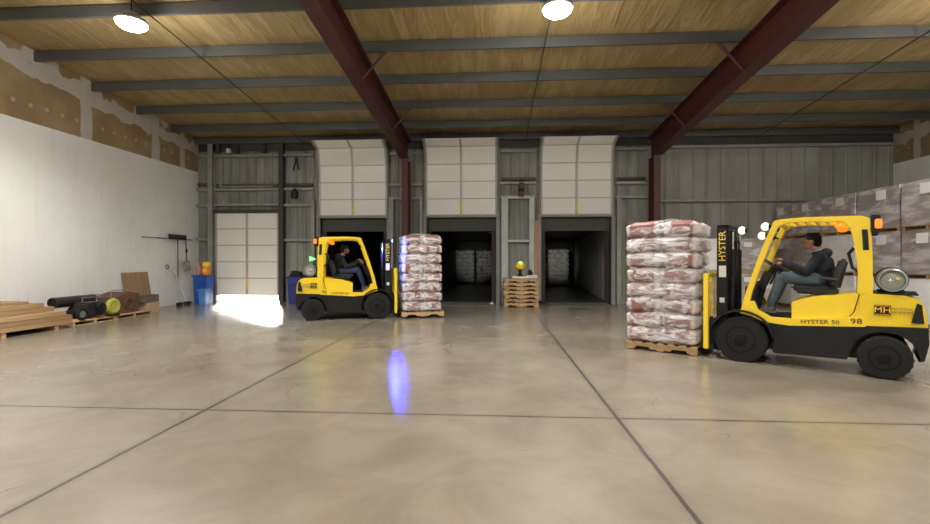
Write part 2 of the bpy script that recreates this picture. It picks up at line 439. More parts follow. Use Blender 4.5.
# vertical steel posts beside the left door
for x in (-10.27, -7.63):
    b = MB(); b.bb(x-.09, x+.09, YB-.24, YB-.22, 0, 5.75); b.bb(x-.09, x+.09, YB-.06, YB-.04, 0, 5.75); b.bb(x-.012, x+.012, YB-.22, YB-.06, 0, 5.75)
    struct(b.build('door_post', 'darksteel' if x > -9 else 'girt', smooth=False))
b = MB(); b.bb(-10.2, -7.68, YB-.2, YB+.1, 3.235, 3.36); struct(b.build('door_lintel', 'darksteel'))
# thin pipe run and brackets above the left door
b = MB(); b.tube([(-9.85, 16.1, 5.38), (-9.85, 16.1, 4.18), (-7.9, 16.1, 4.18)], .03, 8)
struct(b.build('conduit', 'girt'))

# dock frames round the three truck openings
def dock_frame(a, c):
    b = MB()
    b.bb(a-.13, a, YB-.10, YB+.25, 0, ZD+.12); b.bb(c, c+.13, YB-.10, YB+.25, 0, ZD+.12); b.bb(a-.13, c+.13, YB-.12, YB+.25, ZD, ZD+.12)
    f = struct(b.build('door_frame', 'jamb', smooth=False))
    b = MB(); b.bb(a, c, YB+.1, YB+.22, 2.56, 3.03); b.build('dock_curtain', 'pad', f, bev=.02)
    b = MB(); b.bb(a, a+.16, YB+.12, YB+.26, 0, 2.56).bb(c-.16, c, YB+.12, YB+.26, 0, 2.56); b.build('dock_pad', 'trdark', f, bev=.02)
    return f
for a, c in DOORS[1:]: dock_frame(a, c)
b = MB(); b.bb(-10.18, -10.13, YB-.1, YB+.12, 0, 3.3); b.bb(-7.76, -7.71, YB-.1, YB+.12, 0, 3.3)
struct(b.build('door_frame', 'jamb', smooth=False))
# light posts between the second and third openings
for x0, x1, m, z1 in ((.30, .52, 'teal', 3.73), (1.27, 1.44, 'teal', 3.73)):
    b = MB(); b.bb(x0, x1, YB-.2, YB-.17, 0, z1); b.bb(x0, x0+.02, YB-.17, YB-.04, 0, z1); b.bb(x1-.02, x1, YB-.17, YB-.04, 0, z1)
    struct(b.build('door_post', m, smooth=False))
for z in (2.2, 3.72):
    b = MB(); b.bb(.5, 1.3, YB-.2, YB-.05, z-.04, z+.04); struct(b.build('wall_girt', 'teal', smooth=False))
b = MB(); b.bb(1.45, 1.60, YB-.2, YB-.06, 0, 2.9); struct(b.build('door_post', 'post', smooth=False))
for x0, x1 in ((4.28, 4.42), (-2.6, -2.5), (-3.7, -3.55), (-6.55, -6.42)):
    b = MB(); b.bb(x0, x1, YB-.17, YB-.05, 0, 3.7); struct(b.build('door_post', 'girt', smooth=False))

# overhead doors (sections on tracks)
def door_section(x0, x1, pa, pb, par, name='door_panel'):
    # section between (y,z) points pa (low) and pb (high)
    (ya, za), (yb, zb) = pa, pb
    d = Vector((0, yb-ya, zb-za)); L = d.length; d.normalize(); nrm = Vector((0, -d.z, d.y))  # towards the room
    w = x1-x0; bm = MB()
    def P(x, t, o): return Vector((x, ya, za))+d*t+nrm*o
    def slab(xa, xb, t0, t1, o0, o1):
        vs = [bm.bm.verts.new(P(x, t, o)) for x, t, o in ((xa, t0, o0), (xb, t0, o0), (xb, t1, o0), (xa, t1, o0), (xa, t0, o1), (xb, t0, o1), (xb, t1, o1), (xa, t1, o1))]
        for f in ((0, 1, 2, 3), (4, 5, 6, 7), (0, 1, 5, 4), (1, 2, 6, 5), (2, 3, 7, 6), (3, 0, 4, 7)): bm.bm.faces.new([vs[i] for i in f])
    slab(x0, x1, .012, L-.012, -.03, 0)
    for k in range(1, 5): slab(x0+.1, x1-.1, L*k/5-.008, L*k/5+.008, 0, .006)
    s = bm.build(name, 'doorw', par, bev=0, smooth=False)
    bm = MB(); slab(x0, x0+.06, .01, L-.01, 0, .02); slab(x1-.06, x1, .01, L-.01, 0, .02); slab((x0+x1)/2-.04, (x0+x1)/2+.04, .01, L-.01, 0, .02)
    slab(x0, x1, -.012, .022, -.028, .012)
    bm.build('stile', 'doorline', s, smooth=False)
    return s
def overhead(n, x0, x1, path, sticker_z):
    o = bpy.data.objects.new('door_%d' % n, None); C.objects.link(o); o['kind'] = 'structure'
    for pa, pb in zip(path[:-1], path[1:]): door_section(x0, x1, pa, pb, o)
    for x in (x0-.04, x1+.04):
        b = MB()
        for pa, pb in zip(path[:-1], path[1:]):
            a = Vector((x, pa[0]+.02, pa[1])); c = Vector((x, pb[0]+.02, pb[1])); b.cyl(a, c, .025, 6)
        b.bb(x-.02, x+.02, path[0][0], path[0][0]+.06, 0, path[0][1]); b.build('track', 'girt', o)
    xm = (x0+x1)/2
    if sticker_z: MB().bb(xm-.035, xm+.035, path[0][0]-.03, path[0][0]-.018, sticker_z, sticker_z+.34).build('sticker', 'yel2', o)
    return o
def stored(n, a, c, top_in=True):
    yy = YB-.14
    overhead(n, a-.02, c+.02, [(yy, 3.12), (yy, 3.69), (yy, 4.30), (yy-.01, 4.91), (yy-.17, 5.50), (yy-.62, 5.66)], 3.2)
stored(2, *DOORS[1]); stored(3, *DOORS[2]); stored(4, *DOORS[3])
yy = YB-.12
overhead(1, -10.13, -7.76, [(yy, .26), (yy, .86), (yy, 1.46), (yy, 2.06), (yy, 2.66), (yy, 3.26)], .5)
# outside apron behind the left door
struct(MB().bb(-14, -6.3, YB+.35, 40, -.25, -.02).build('ground_apron', 'conc', smooth=False))

# dock levellers
for k, (a, c) in enumerate(DOORS[1:]):
    b = MB(); b.bb(a+.12, c-.12, YB-1.1, YB+.3, .0, .012)
    for q in range(7): b.bb(a+.2, c-.2, YB-1.0+q*.17, YB-.98+q*.17, .012, .016)
    struct(b.build('floor_dock_plate', 'alum', smooth=False))

# trailers
def trailer(xc, rz, label, L=14.2):
    t = thing('semi_trailer', label, 'trailer', (xc, YB+.36, 0), rz, 'trailers backed up to the dock')
    w = 1.24
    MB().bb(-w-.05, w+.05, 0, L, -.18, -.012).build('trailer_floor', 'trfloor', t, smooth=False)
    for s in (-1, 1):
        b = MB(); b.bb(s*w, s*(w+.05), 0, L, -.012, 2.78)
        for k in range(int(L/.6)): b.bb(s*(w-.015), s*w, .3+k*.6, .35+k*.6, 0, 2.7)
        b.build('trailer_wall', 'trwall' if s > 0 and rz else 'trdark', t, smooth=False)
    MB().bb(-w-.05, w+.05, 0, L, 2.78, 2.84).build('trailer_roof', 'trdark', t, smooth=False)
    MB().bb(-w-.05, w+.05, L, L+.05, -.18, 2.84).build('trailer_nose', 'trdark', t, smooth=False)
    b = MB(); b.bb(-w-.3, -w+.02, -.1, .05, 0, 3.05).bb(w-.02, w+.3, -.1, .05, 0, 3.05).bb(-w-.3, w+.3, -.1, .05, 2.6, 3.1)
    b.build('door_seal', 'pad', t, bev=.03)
    return t
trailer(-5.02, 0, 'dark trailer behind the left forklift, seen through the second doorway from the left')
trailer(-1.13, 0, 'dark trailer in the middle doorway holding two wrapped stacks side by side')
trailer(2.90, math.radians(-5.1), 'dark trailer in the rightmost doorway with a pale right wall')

# ---------------------------------------------------------------- pallets, sacks
def make_pallet(label, loc, rz, group=None, parts=True):   # long side along x
    t = thing('wooden_pallet', label, 'pallet', loc, rz, group)
    LX, LY = 1.12, 1.2
    b = MB()
    for k in range(7):
        x = -LX/2+.05+(LX-.1)*k/6; b.bb(x-.05, x+.05, -LY/2, LY/2, .112, .13)
    b.build('top_deck', 'palwood', t, smooth=False)
    for y in (-LY/2+.02, 0, LY/2-.02):
        pts = [(-LX/2, .018), (-LX/2+.14, .018), (-LX/2+.17, .055), (-LX/2+.37, .055), (-LX/2+.40, .018), (LX/2-.40, .018), (LX/2-.37, .055), (LX/2-.17, .055), (LX/2-.14, .018), (LX/2, .018), (LX/2, .112), (-LX/2, .112)]
        MB().prism(pts, y-.02, y+.02, 'y').build('stringer', 'palwood', t, smooth=False)
    b = MB()
    for x in (-LX/2+.06, 0, LX/2-.06): b.bb(x-.055, x+.055, -LY/2, LY/2, 0, .018)
    b.build('bottom_deck', 'palwood', t, smooth=False)
    return t

def sack_mesh(seed, lx, ly, lz):
    bm = bmesh.new(); bmesh.ops.create_cube(bm, size=2.0)
    bmesh.ops.subdivide_edges(bm, edges=bm.edges[:], cuts=6, use_grid_fill=True)
    for v in bm.verts:
        x, y, z = v.co
        e = 5.0
        r = max(abs(x), abs(y), 1e-6); n = (abs(x)**e+abs(y)**e)**(1/e)
        k = r/n; x *= k; y *= k
        th = math.sqrt(max(0, 1-.72*abs(x)**4))*math.sqrt(max(0, 1-.72*abs(y)**4))
        z *= th
        p = Vector((x*lx/2, y*ly/2, z*lz/2))
        q = noise.noise_vector(p*5+Vector((seed*7.3, 0, 0)))*.022
        v.co = p+q
    bmesh.ops.recalc_face_normals(bm, faces=bm.faces)
    me = bpy.data.meshes.new('sack'); bm.to_mesh(me); bm.free(); me.materials.append(M['sack'])
    for p in me.polygons: p.use_smooth = True
    return me
SACKS = [sack_mesh(i, .66, .41, .285) for i in range(4)]
def film_mesh(seed, n_layers, LP, hx, hy):
    bm = bmesh.new(); rnd = random.Random(seed)
    N = 88; rows = n_layers*7+1; rings = []
    offs = [(rnd.uniform(-.012, .02), rnd.uniform(-.012, .012)) for _ in range(n_layers+1)]
    for r in range(rows):
        t = r/7.0; z = t*LP; f = t-math.floor(t); li = min(int(t), n_layers-1)
        bul = -.045+.075*math.sqrt(max(0, 1-(2*f-1)**4))
        ox, oy = offs[li]; ring = []
        zz = z
        if t > n_layers-.45: bul -= (t-(n_layers-.45))*.22
        for i in range(N):
            a = 2*PI*(i+.5)/N; ca, sa = math.cos(a), math.sin(a); e = 7
            k = (abs(ca)**e+abs(sa)**e)**(-1/e)
            p = Vector((ca*k*(hx+bul)+ox, sa*k*(hy+bul)+oy, zz))
            q = noise.noise_vector(Vector((p.x*3.5, p.y*3.5, p.z*6+seed*5)))
            p += Vector((q.x, q.y, 0))*.022
            p.z += q.z*.02
            ring.append(bm.verts.new(p))
        rings.append(ring)
    for k, s in enumerate((.86, .66, .4, .15)):
        ring = []
        for v in rings[rows-1]:
            q = noise.noise(Vector((v.co.x*s*5, v.co.y*s*5, seed*3+k)))
            ring.append(bm.verts.new((v.co.x*s, v.co.y*s, n_layers*LP+.02+.02*k+q*.03)))
        rings.append(ring)
    for a, b_ in zip(rings[:-1], rings[1:]):
        for i in range(N): bm.faces.new((a[i], a[(i+1) % N], b_[(i+1) % N], b_[i]))
    bm.faces.new(rings[-1])
    bmesh.ops.recalc_face_normals(bm, faces=bm.faces)
    me = bpy.data.meshes.new('stretch_film'); bm.to_mesh(me); bm.free(); me.materials.append(M['film'])
    for p in me.polygons: p.use_smooth = True
    return me
def make_load(label, loc, rz, seed, n=8, LP=.252, group='stretch wrapped stacks of sacks'):
    LP *= .995
    t = thing('wrapped_sack_load', label, 'stack of sacks', loc, rz, group)
    rnd = random.Random(seed)
    for L in range(n):
        z = LP*(L+.5)
        fl = -1 if L % 2 else 1
        spots = [(-.275*fl, y, 0) for y in (-.39, 0, .39)]+[(.275*fl, y, 0) for y in (-.30, .30)]
        for k, (x, y, r) in enumerate(spots):
            o = link('sack', rnd.choice(SACKS), t)
            if k >= 3: o.scale = (.86, 1.5, 1)
            else: o.scale = (.88, 1.0, 1)
            o.location = (x+rnd.uniform(-.02, .02), y+rnd.uniform(-.015, .015), z); o.rotation_euler = (rnd.uniform(-.05, .05), rnd.uniform(-.05, .05), rnd.uniform(-.05, .05)+(PI if rnd.random() > .5 else 0))
    link('stretch_film', film_mesh(seed, n, LP, .555, .60), t)
    return t

# forklift frames
FR = ((4.68, 7.10), math.atan2(.603, -.797))
FL = ((-3.92, 12.05), math.atan2(.30, .954))
def fk(F, x, y, z=0):
    (ox, oy), a = F; return (ox+x*math.cos(a)-y*math.sin(a), oy+x*math.sin(a)+y*math.cos(a), z)

make_pallet('pale wooden pallet on the forks of the right forklift', fk(FR, 1.98, 0, .012), FR[1]+.05, 'pallets carried by the forklifts')
LDR = make_load('tall wrapped stack of maroon and white sacks carried by the right forklift', fk(FR, 1.99, 0, .155), FR[1]+.05, 3)
make_pallet('wooden pallet lifted just off the floor by the left forklift', fk(FL, 1.98, -.05, .04), FL[1], 'pallets carried by the forklifts')
LDL = make_load('whiter wrapped stack of sacks carried by the left forklift', fk(FL, 1.97, -.05, .18), FL[1], 11); LDL.scale = (.92, 1, 1)

# loads deep in the trailers
def deep(label, loc, rz, n, hs=1):
    copy_tree(LDR, loc, rz, label, 'wrapped stacks inside the trailers')
    p = MB().bb(-.56, .56, -.6, .6, 0, .02).bb(-.56, .56, -.6, -.56, .02, .1).bb(-.56, .56, .56, .6, .02, .1).bb(-.56, .56, -.02, .02, .02, .1).bb(-.56, .56, -.6, .6, .1, .13)
    o = p.build('wooden_pallet', 'palwood', smooth=False); o.location = (loc[0], loc[1], loc[2]-.14); o.rotation_euler = (0, 0, rz)
    tag(o, 'pallet under the ' + label.replace('at the far end of', 'in'), 'pallet', 'pallets inside the trailers')
deep('left wrapped sack stack at the far end of the middle trailer', (-1.79, 29.6, .14), PI/2, 8)
deep('right wrapped sack stack at the far end of the middle trailer', (-.50, 29.7, .14), 0, 8)
deep('wrapped sack stack at the far end of the rightmost trailer', (3.78, 27.4, .14), PI/2, 8)

# pallet stack between the doors
p0 = make_pallet('bottom pallet of the seven-high stack between two truck doorways', (.92, 15.62, .003), 0, 'empty pallets stacked between the doorways')
names = ['second pallet from the bottom', 'third pallet from the bottom', 'middle pallet', 'third pallet from the top', 'second pallet from the top', 'topmost pallet']
CH[p0] = list(p0.children)
for k, nme in enumerate(names):
    copy_tree(p0, (.92+(.012 if k % 2 else -.01), 15.62, .003+.1315*(k+1)), (.01 if k % 2 else -.008), nme+' of the seven-high stack between two truck doorways')
pz = .003+.1315*7

# clutter on the pallet stack
t = thing('beacon_lamp', 'round yellow lamp with a green light standing on the pallet stack', 'lamp', (.90, 15.35, pz+.07))
MB().lathe([(.11, 0), (.11, .03), (.05, .06), (.045, .18), (.07, .2)], n=20).build('base', 'blk', t)
MB().lathe([(.07, .2), (.15, .25), (.17, .33), (.16, .41), (.10, .48), (.03, .5)], n=24).build('globe', 'yelpl', t)
MB().ball((0, -.12, .44), (.05, .05, .05), 12, 8).build('signal_lens', 'greenl', t)
b = MB().box((0, 0, .035), (.48, .40, .07)); o = b.build('flat_carton', 'white', bev=.01); o.location = (.87, 15.36, pz); tag(o, 'white flat carton under the yellow lamp on the pallet stack', 'box')
b = MB().box((0, 0, .05), (.34, .36, .10)).box((0, -.185, .05), (.2, .02, .05)); o = b.build('paper_tray', 'white', bev=.015); o.location = (1.28, 15.36, pz); tag(o, 'pale tray lying at the right end of the pallet stack', 'tray')
t = thing('scan_terminal', 'dark handheld terminal on the tray at the right of the yellow lamp', 'device', (1.22, 15.36, pz+.10))
MB().box((0, 0, .09), (.12, .08, .18)).build('body', 'blk', t, bev=.015); MB().box((.08, 0, .06), (.06, .04, .1)).build('grip', 'gunm', t, bev=.015); MB().cyl((0, 0, .18), (0, 0, .30), .01, 8).build('antenna', 'grey', t)

# ---------------------------------------------------------------- forklift
def arc(cx, cz, r, a0, a1, n): return [(cx+r*math.cos(math.radians(a0+(a1-a0)*i/n)), cz+r*math.sin(math.radians(a0+(a1-a0)*i/n))) for i in range(n+1)]
def forklift(label, F, blue):
    t = thing('forklift', label, 'forklift', (F[0][0], F[0][1], 0), F[1], 'yellow forklifts')
    t['near'] = 1; del t['near']
    # chassis (black) with wheel arches
    pr = [(-1.20, .69), (-1.21, .50), (-1.17, .28), (-1.12, .26)]+arc(-.80, .27, .335, 175, 5, 10)+[(-.43, .20), (.38, .18)]+arc(.80, .34, .415, 198, 96, 8)+[(.76, .78), (.62, .80), (.45, .60), (-.64, .66)]
    MB().prism(pr, -.50, .50).build('chassis', 'blk', t, bev=.012)
    MB().bb(-.9, .95, -.32, .32, .2, .6).build('underframe', 'blk', t, bev=.02)
    for s in (-1, 1):
        b = MB(); pts = arc(.80, .34, .44, 168, 20, 12); inn = arc(.80, .34, .415, 20, 168, 12)
        b.prism(pts+inn, s*.34, s*.58); b.build('fender', 'blk', t)
    # wheels
    for x, z, r, w, y0 in ((.80, .335, .345, .21, .35), (-.80, .275, .275, .19, .35)):
        for s in (-1, 1):
            b = MB(); ya, yb_ = s*y0, s*(y0+w)
            d = s*w
            prof = [(r*.62, ya), (r*.93, ya+d*.04), (r, ya+d*.16), (r, ya+d*.84), (r*.94, ya+d*.96), (r*.62, ya+d)]
            b.lathe([(p, q) for p, q in prof], (x, 0, z), 'y', 36)
            for k in range(22):
                a = 2*PI*k/22
                b.box((x+math.cos(a)*(r-.004), s*(y0+w*.5), z+math.sin(a)*(r-.004)), (.016, w*.8, .03), Matrix.Rotation(-a, 3, 'Y'))
            wh = b.build('wheel', 'rub', t)
            b = MB(); b.lathe([(r*.60, ya+d*.9), (r*.60, ya+d*1.01), (r*.50, ya+d*1.01), (r*.46, ya+d*.9), (r*.26, ya+d*.92), (r*.24, ya+d*1.08), (r*.16, ya+d*1.10)], (x, 0, z), 'y', 24)
            for k in range(6):
                a = 2*PI*k/6; b.cyl((x+math.cos(a)*r*.36, ya+d*.9, z+math.sin(a)*r*.36), (x+math.cos(a)*r*.36, ya+d*1.0, z+math.sin(a)*r*.36), .012, 6)
            b.build('hub', 'hub', wh)
    # yellow body
    hood = [(.18, .60), (.18, .93), (.10, .97), (-.11, 1.03), (-.56, 1.085), (-.56, .665)]
    MB().prism(hood, -.46, .46).build('hood', 'yel', t, bev=.025, seg=3)
    sp = [(.80, .70), (.62, .72), (.55, .66), (.44, .60), (-.66, .665), (-.66, .72), (.38, .69), (.50, .74), (.60, .80), (.62, .82), (.74, .82)]
    for s in (-1, 1):
        MB().prism([(.82, .73), (.66, .69), (.50, .62), (.20, .595), (-.62, .655), (-.62, .80), (.02, .70), (.22, .70), (.42, .70), (.58, .80), (.63, .92), (.76, .92)], s*.46, s*.505).build('side_panel', 'yel', t, bev=.008)
        # curved seam on the hood side
        pts = [(.17, .655), (-.30, .675), (-.42, .72), (-.50, .84), (-.555, 1.07)]
        b = MB()
        for (xa, za), (xb, zb_) in zip(pts[:-1], pts[1:]): b.cyl((xa, s*.462, za), (xb, s*.462, zb_), .006, 6)
        b.build('seam', 'blk', t)
    cwp = [(-.56, .665), (-.56, 1.085), (-.70, 1.09), (-1.0, 1.075), (-1.10, 1.05), (-1.16, .98), (-1.19, .86), (-1.20, .69)]
    b = MB(); b.prism(cwp, -.50, .50)
    vs = [v for v in b.bm.verts if v.co.x < -1.05]
    for v in vs: v.co.y *= .88
    b.build('counterweight', 'yel', t, bev=.045, seg=3)
    for s in (-1, 1):
        MB().prism([(-1.05, .74), (-1.10, .99), (-1.145, .97), (-1.165, .74)], s*.462, s*.487).build('tail_lamp', 'blk', t, bev=.006)
    MB().bb(.18, .78, -.46, .46, .60, .70).build('floor_plate', 'blk', t, bev=.01)
    MB().prism([(.62, .70), (.78, .70), (.76, 1.12), (.66, 1.20), (.60, 1.16), (.66, 1.0)], -.42, .42).build('front_cowl', 'blk', t, bev=.02)
    # guard
    outer = [(.82, .72), (.74, 1.05), (.605, 1.50), (.475, 1.88), (.415, 2.03), (.40, 2.09), (.33, 2.115), (.05, 2.13), (-.57, 2.115), (-.66, 2.08), (-.685, 1.60), (-.69, 1.08)]
    inner = [(-.53, 1.08), (-.54, 1.35), (-.50, 1.75), (-.455, 1.97), (-.38, 2.04), (.05, 2.06), (.27, 2.055), (.345, 1.99), (.405, 1.85), (.53, 1.48), (.655, 1.07), (.70, .86), (.70, .72)]
    b = MB()
    for s in (-1, 1): b.prism(outer+inner, s*.415, s*.50)
    b.bb(.28, .39, -.42, .42, 2.04, 2.11).bb(-.62, -.50, -.42, .42, 2.04, 2.105)
    for k in range(6): b.bb(.16-.12*k-.015, .16-.12*k+.015, -.42, .42, 2.055, 2.11)
    b.build('overhead_guard', 'yel', t, bev=.012)
    # far rear pillar inner plate with grab handle
    for s in (-1, 1):
        MB().prism([(-.575, 1.93), (-.635, 1.93), (-.65, 1.66), (-.59, 1.66)], s*.498, s*.512).build('vent_slot', 'blk', t, bev=.004)
        MB().tube([(-.50, s*.40, 1.70), (-.44, s*.36, 1.62), (-.48, s*.36, 1.42), (-.53, s*.40, 1.38)], .016, 8).build('grab_handle', 'blk', t)
        q = MB().bb(-.76, -.66, s*.36, s*.50, 1.88, 2.12).build('rear_light', 'blk', t, bev=.012)
        MB().box((-.74, s*.505, 2.0), (.07, .03, .12)).box((-.765, s*.43, 2.0), (.02, .10, .12)).build('lens', 'amber', q, bev=.01)
        MB().ball((-.36, s*.45, 1.99), (.065, .055, .045)).build('indicator_lamp', 'amber', t)
    # headlamps
    for (x, z, s) in () if blue else ((.52, 1.89, 1), (.52, 1.89, -1), (.47, 2.02, 1), (.47, 2.02, -1), (.78, 1.98, 1)):
        yv = s*(.38 if z < 2 else .46)
        q = MB().cone((x-.04, yv, z), (x+.045, yv, z), .03, .055, 16).build('headlamp', 'blk', t)
        MB().ball((x+.03, yv, z), (.055, .06, .06)).build('lens', 'lampw', q)
        MB().cyl((x-.03, yv, z), (1.02, s*.34, z) if x > .7 else (min(x-.10, .42), s*.44, z-.02), .012, 8).build('bracket', 'blk', q)
    # seat
    b = MB().box((-.08, 0, 1.09), (.50, .48, .12), Matrix.Rotation(-.06, 3, 'Y')); b.box((-.02, .22, 1.13), (.46, .07, .09)).box((-.02, -.22, 1.13), (.46, .07, .09))
    b.build('seat_base', 'seat', t, bev=.035, seg=3)
    b = MB().box((-.34, 0, 1.33), (.11, .46, .44), Matrix.Rotation(-.22, 3, 'Y')).box((-.31, .2, 1.30), (.14, .07, .32), Matrix.Rotation(-.22, 3, 'Y')).box((-.31, -.2, 1.30), (.14, .07, .32), Matrix.Rotation(-.22, 3, 'Y'))
    b.build('seat_back', 'seat', t, bev=.04, seg=3)
    MB().tube([(-.30, .26, 1.12), (-.32, .28, 1.26), (-.12, .28, 1.28)], .022, 8).build('armrest', 'seat', t)
    # steering
    R = Matrix.Rotation(-.62, 3, 'Y')
    MB().tube([(.66, 0, .80), (.58, 0, 1.12), (.45, 0, 1.42)], .04, 10).box((.56, 0, 1.22), (.10, .22, .26), Matrix.Rotation(-.4, 3, 'Y')).build('steering_column', 'blk', t)
    b = MB().torus((.44, 0, 1.44), .165, .014, R)
    for k in range(3):
        a = 2*PI*k/3; b.cyl((.44, 0, 1.44), Vector((.44, 0, 1.44))+R@Vector((math.cos(a)*.16, math.sin(a)*.16, 0)), .010, 6)
    b.ball((.44, 0, 1.44), (.035, .035, .03)); b.build('steering_wheel', 'blk', t)
    b = MB()
    for k in range(3): b.cyl((.52, -.16-.06*k, 1.15), (.44, -.16-.06*k, 1.36), .008, 6); b.ball((.44, -.16-.06*k, 1.37), (.02, .02, .026), 8, 6)
    b.build('control_lever', 'blk', t)
    b = MB().box((.60, .10, .76), (.12, .09, .02), Matrix.Rotation(.6, 3, 'Y')).box((.60, -.12, .76), (.12, .09, .02), Matrix.Rotation(.6, 3, 'Y')); b.build('pedal', 'grey', t)
    # gas tank
    prof = [(.05, -.40), (.10, -.405), (.145, -.36), (.155, -.30), (.155, .26), (.148, .31), (.12, .345), (.05, .36)]
    gt = MB().lathe(prof, (-.88, 0, 1.265), 'y', 30).build('gas_tank', 'tank', t)
    for s in (-1, 1):
        b = MB(); b.lathe([(.128, s*.33), (.128, s*.41), (.142, s*.41), (.142, s*.33)], (-.88, 0, 1.265), 'y', 28); b.build('collar', 'tank', gt)
        MB().lathe([(.025, s*.34), (.028, s*.42), (.01, s*.43)], (-.86, 0, 1.265), 'y', 12).build('valve', 'chrome', gt)
        MB().lathe([(.018, s*.34), (.018, s*.40)], (-.93, 0, 1.29), 'y', 12).build('gauge', 'yelpl', gt)
    b = MB()
    for y_ in (-.2, .15): b.torus((-.88, y_, 1.265), .16, .008, Matrix.Rotation(PI/2, 3, 'X')); b.bb(-1.02, -.74, y_-.03, y_+.03, 1.085, 1.12)
    b.bb(-1.12, -.62, -.36, .42, 1.08, 1.10); b.bb(-1.10, -1.02, .3, .42, 1.10, 1.13); b.build('tank_bracket', 'blk', t)
    # mast
    for s in (-1, 1):
        b = MB(); b.bb(1.00, 1.16, s*.30, s*.36, .10, 2.08); b.bb(1.00, 1.02, s*.24, s*.36, .10, 2.08).bb(1.14, 1.16, s*.24, s*.36, .10, 2.08)
        mr = b.build('mast_rail', 'blk', t, bev=.004)
        MB().bb(1.03, 1.17, s*.19, s*.285, .14, 2.04).build('inner_rail', 'blk', t, bev=.004)
        MB().cyl((.955, s*.27, .2), (.955, s*.27, 1.7), .032, 12).build('lift_cylinder', 'blk', t)
        MB().cyl((.955, s*.27, 1.7), (.955, s*.27, 2.0), .018, 12).build('lift_rod', 'chrome', t)
        MB().tube([(.95, s*.40, .55), (.40, s*.40, .66)], .03, 10).build('tilt_cylinder', 'blk', t)
        MB().bb(1.03, 1.13, s*.3605, s*.363, 1.26, 1.44).build('label_plate', 'paper', mr)
        MB().bb(1.05, 1.12, s*.3605, s*.363, .86, .94).build('label_plate', 'paper', mr)
        rot = (PI/2, -PI/2, PI) if s > 0 else (PI/2, -PI/2, 0)
        lettering('lettering', 'HYSTER', .135, 'yelpl', mr, (1.08, s*.364, 1.745), rot)
        b = MB()
        for k in range(34): b.bb(1.085, 1.105, s*.12-.012, s*.12+.012, .5+k*.044, .5+k*.044+.03)
        b.build('lift_chain', 'grey', t)
    b = MB().bb(1.0, 1.16, -.36, .36, 2.02, 2.08).bb(1.00, 1.03, -.3, .3, .16, .26).bb(.97, 1.0, -.3, .3, 1.2, 1.28); b.build('mast_crossbar', 'blk', t, bev=.005)
    MB().tube([(1.02, .05, 2.0), (.93, .09, 1.8), (.96, .10, 1.2), (.98, .12, .5)], .014, 8).tube([(1.02, -.05, 2.0), (.93, -.09, 1.8), (.96, -.10, 1.2), (.98, -.12, .5)], .014, 8).build('hose', 'blk', t)
    # carriage + load backrest + forks
    b = MB().bb(1.17, 1.23, -.50, .50, .12, .22).bb(1.17, 1.23, -.50, .50, .50, .60)
    for y_ in (-.35, .35): b.bb(1.15, 1.23, y_-.03, y_+.03, .12, .60)
    b.build('carriage', 'blk', t, bev=.008)
    b = MB()
    for y_ in (-.51, .51): b.bb(1.24, 1.31, y_-.045, y_+.045, .14, 1.32)
    b.bb(1.25, 1.29, -.5, .5, 1.26, 1.32)
    for k in range(5): b.bb(1.26, 1.28, -.34+.17*k-.012, -.34+.17*k+.012, .6, 1.27)
    b.build('load_backrest', 'yel', t, bev=.008)
    for s in (-1, 1):
        y_ = s*.27
        MB().prism([(1.24, .05), (1.24, .62), (1.285, .62), (1.285, .092), (2.40, .075), (2.44, .06), (2.40, .055), (1.285, .052)], y_-.05, y_+.05).build('fork', 'blk', t, bev=.004)
    # marks
    for s in (-1, 1):
        rot = (PI/2, 0, PI) if s > 0 else (PI/2, 0, 0)
        lettering('lettering', 'HYSTER 50', .078, 'blk', t, (-.14, s*.5065, .675), (rot[0], -.055*s, rot[2]), 1.15)
        lettering('number', '98', .105, 'blk', t, (-.525, s*.5065, .715), (rot[0], -.055*s, rot[2]), 1.2)
        lg = MB().bb(-.86, -.70, s*.50, s*.506, .82, .95).build('logo_plate', 'blk', t)
        MB().bb(-.85, -.71, s*.506, s*.508, .935, .945).bb(-.85, -.71, s*.506, s*.508, .825, .835).build('logo_bar', 'orange', lg)
        lettering('lettering', 'MH', .10, 'yelpl', lg, (-.78, s*.507, .885), rot, 1.1)
        lettering('lettering', 'MATERIAL\nHANDLING', .045, 'rust', t, (-.965, s*.5, .885), (rot[0], 0, rot[2]+(-.06 if s > 0 else .06)))
    if blue:
        q = MB().cone((.36, -.40, 1.92), (.44, -.43, 1.88), .03, .045, 14).build('work_light', 'blk', t)
        MB().cyl((.44, -.43, 1.88), (.446, -.432, 1.877), .036, 14).build('blue_lens', 'bluel', q)
        q = MB().cone((1.12, -.40, 2.04), (1.19, -.43, 2.035), .03, .045, 14).build('work_light', 'blk', t)
        MB().cyl((1.19, -.43, 2.035), (1.196, -.432, 2.035), .036, 14).build('blue_lens', 'bluel', q)
        q = MB().cyl((-.80, -.2, 1.43), (-.80, -.2, 1.50), .012, 8).build('signal_stalk', 'blk', t)
        MB().prism([(-.90, 1.50), (-.74, 1.555), (-.90, 1.62)], -.22, -.18).build('signal_lens', 'greenl', q)
    return t
FKR = forklift('near yellow forklift at the right with a driver facing left', FR, False)
FKL = forklift('yellow forklift at the left facing right in front of a dock doorway', FL, True)

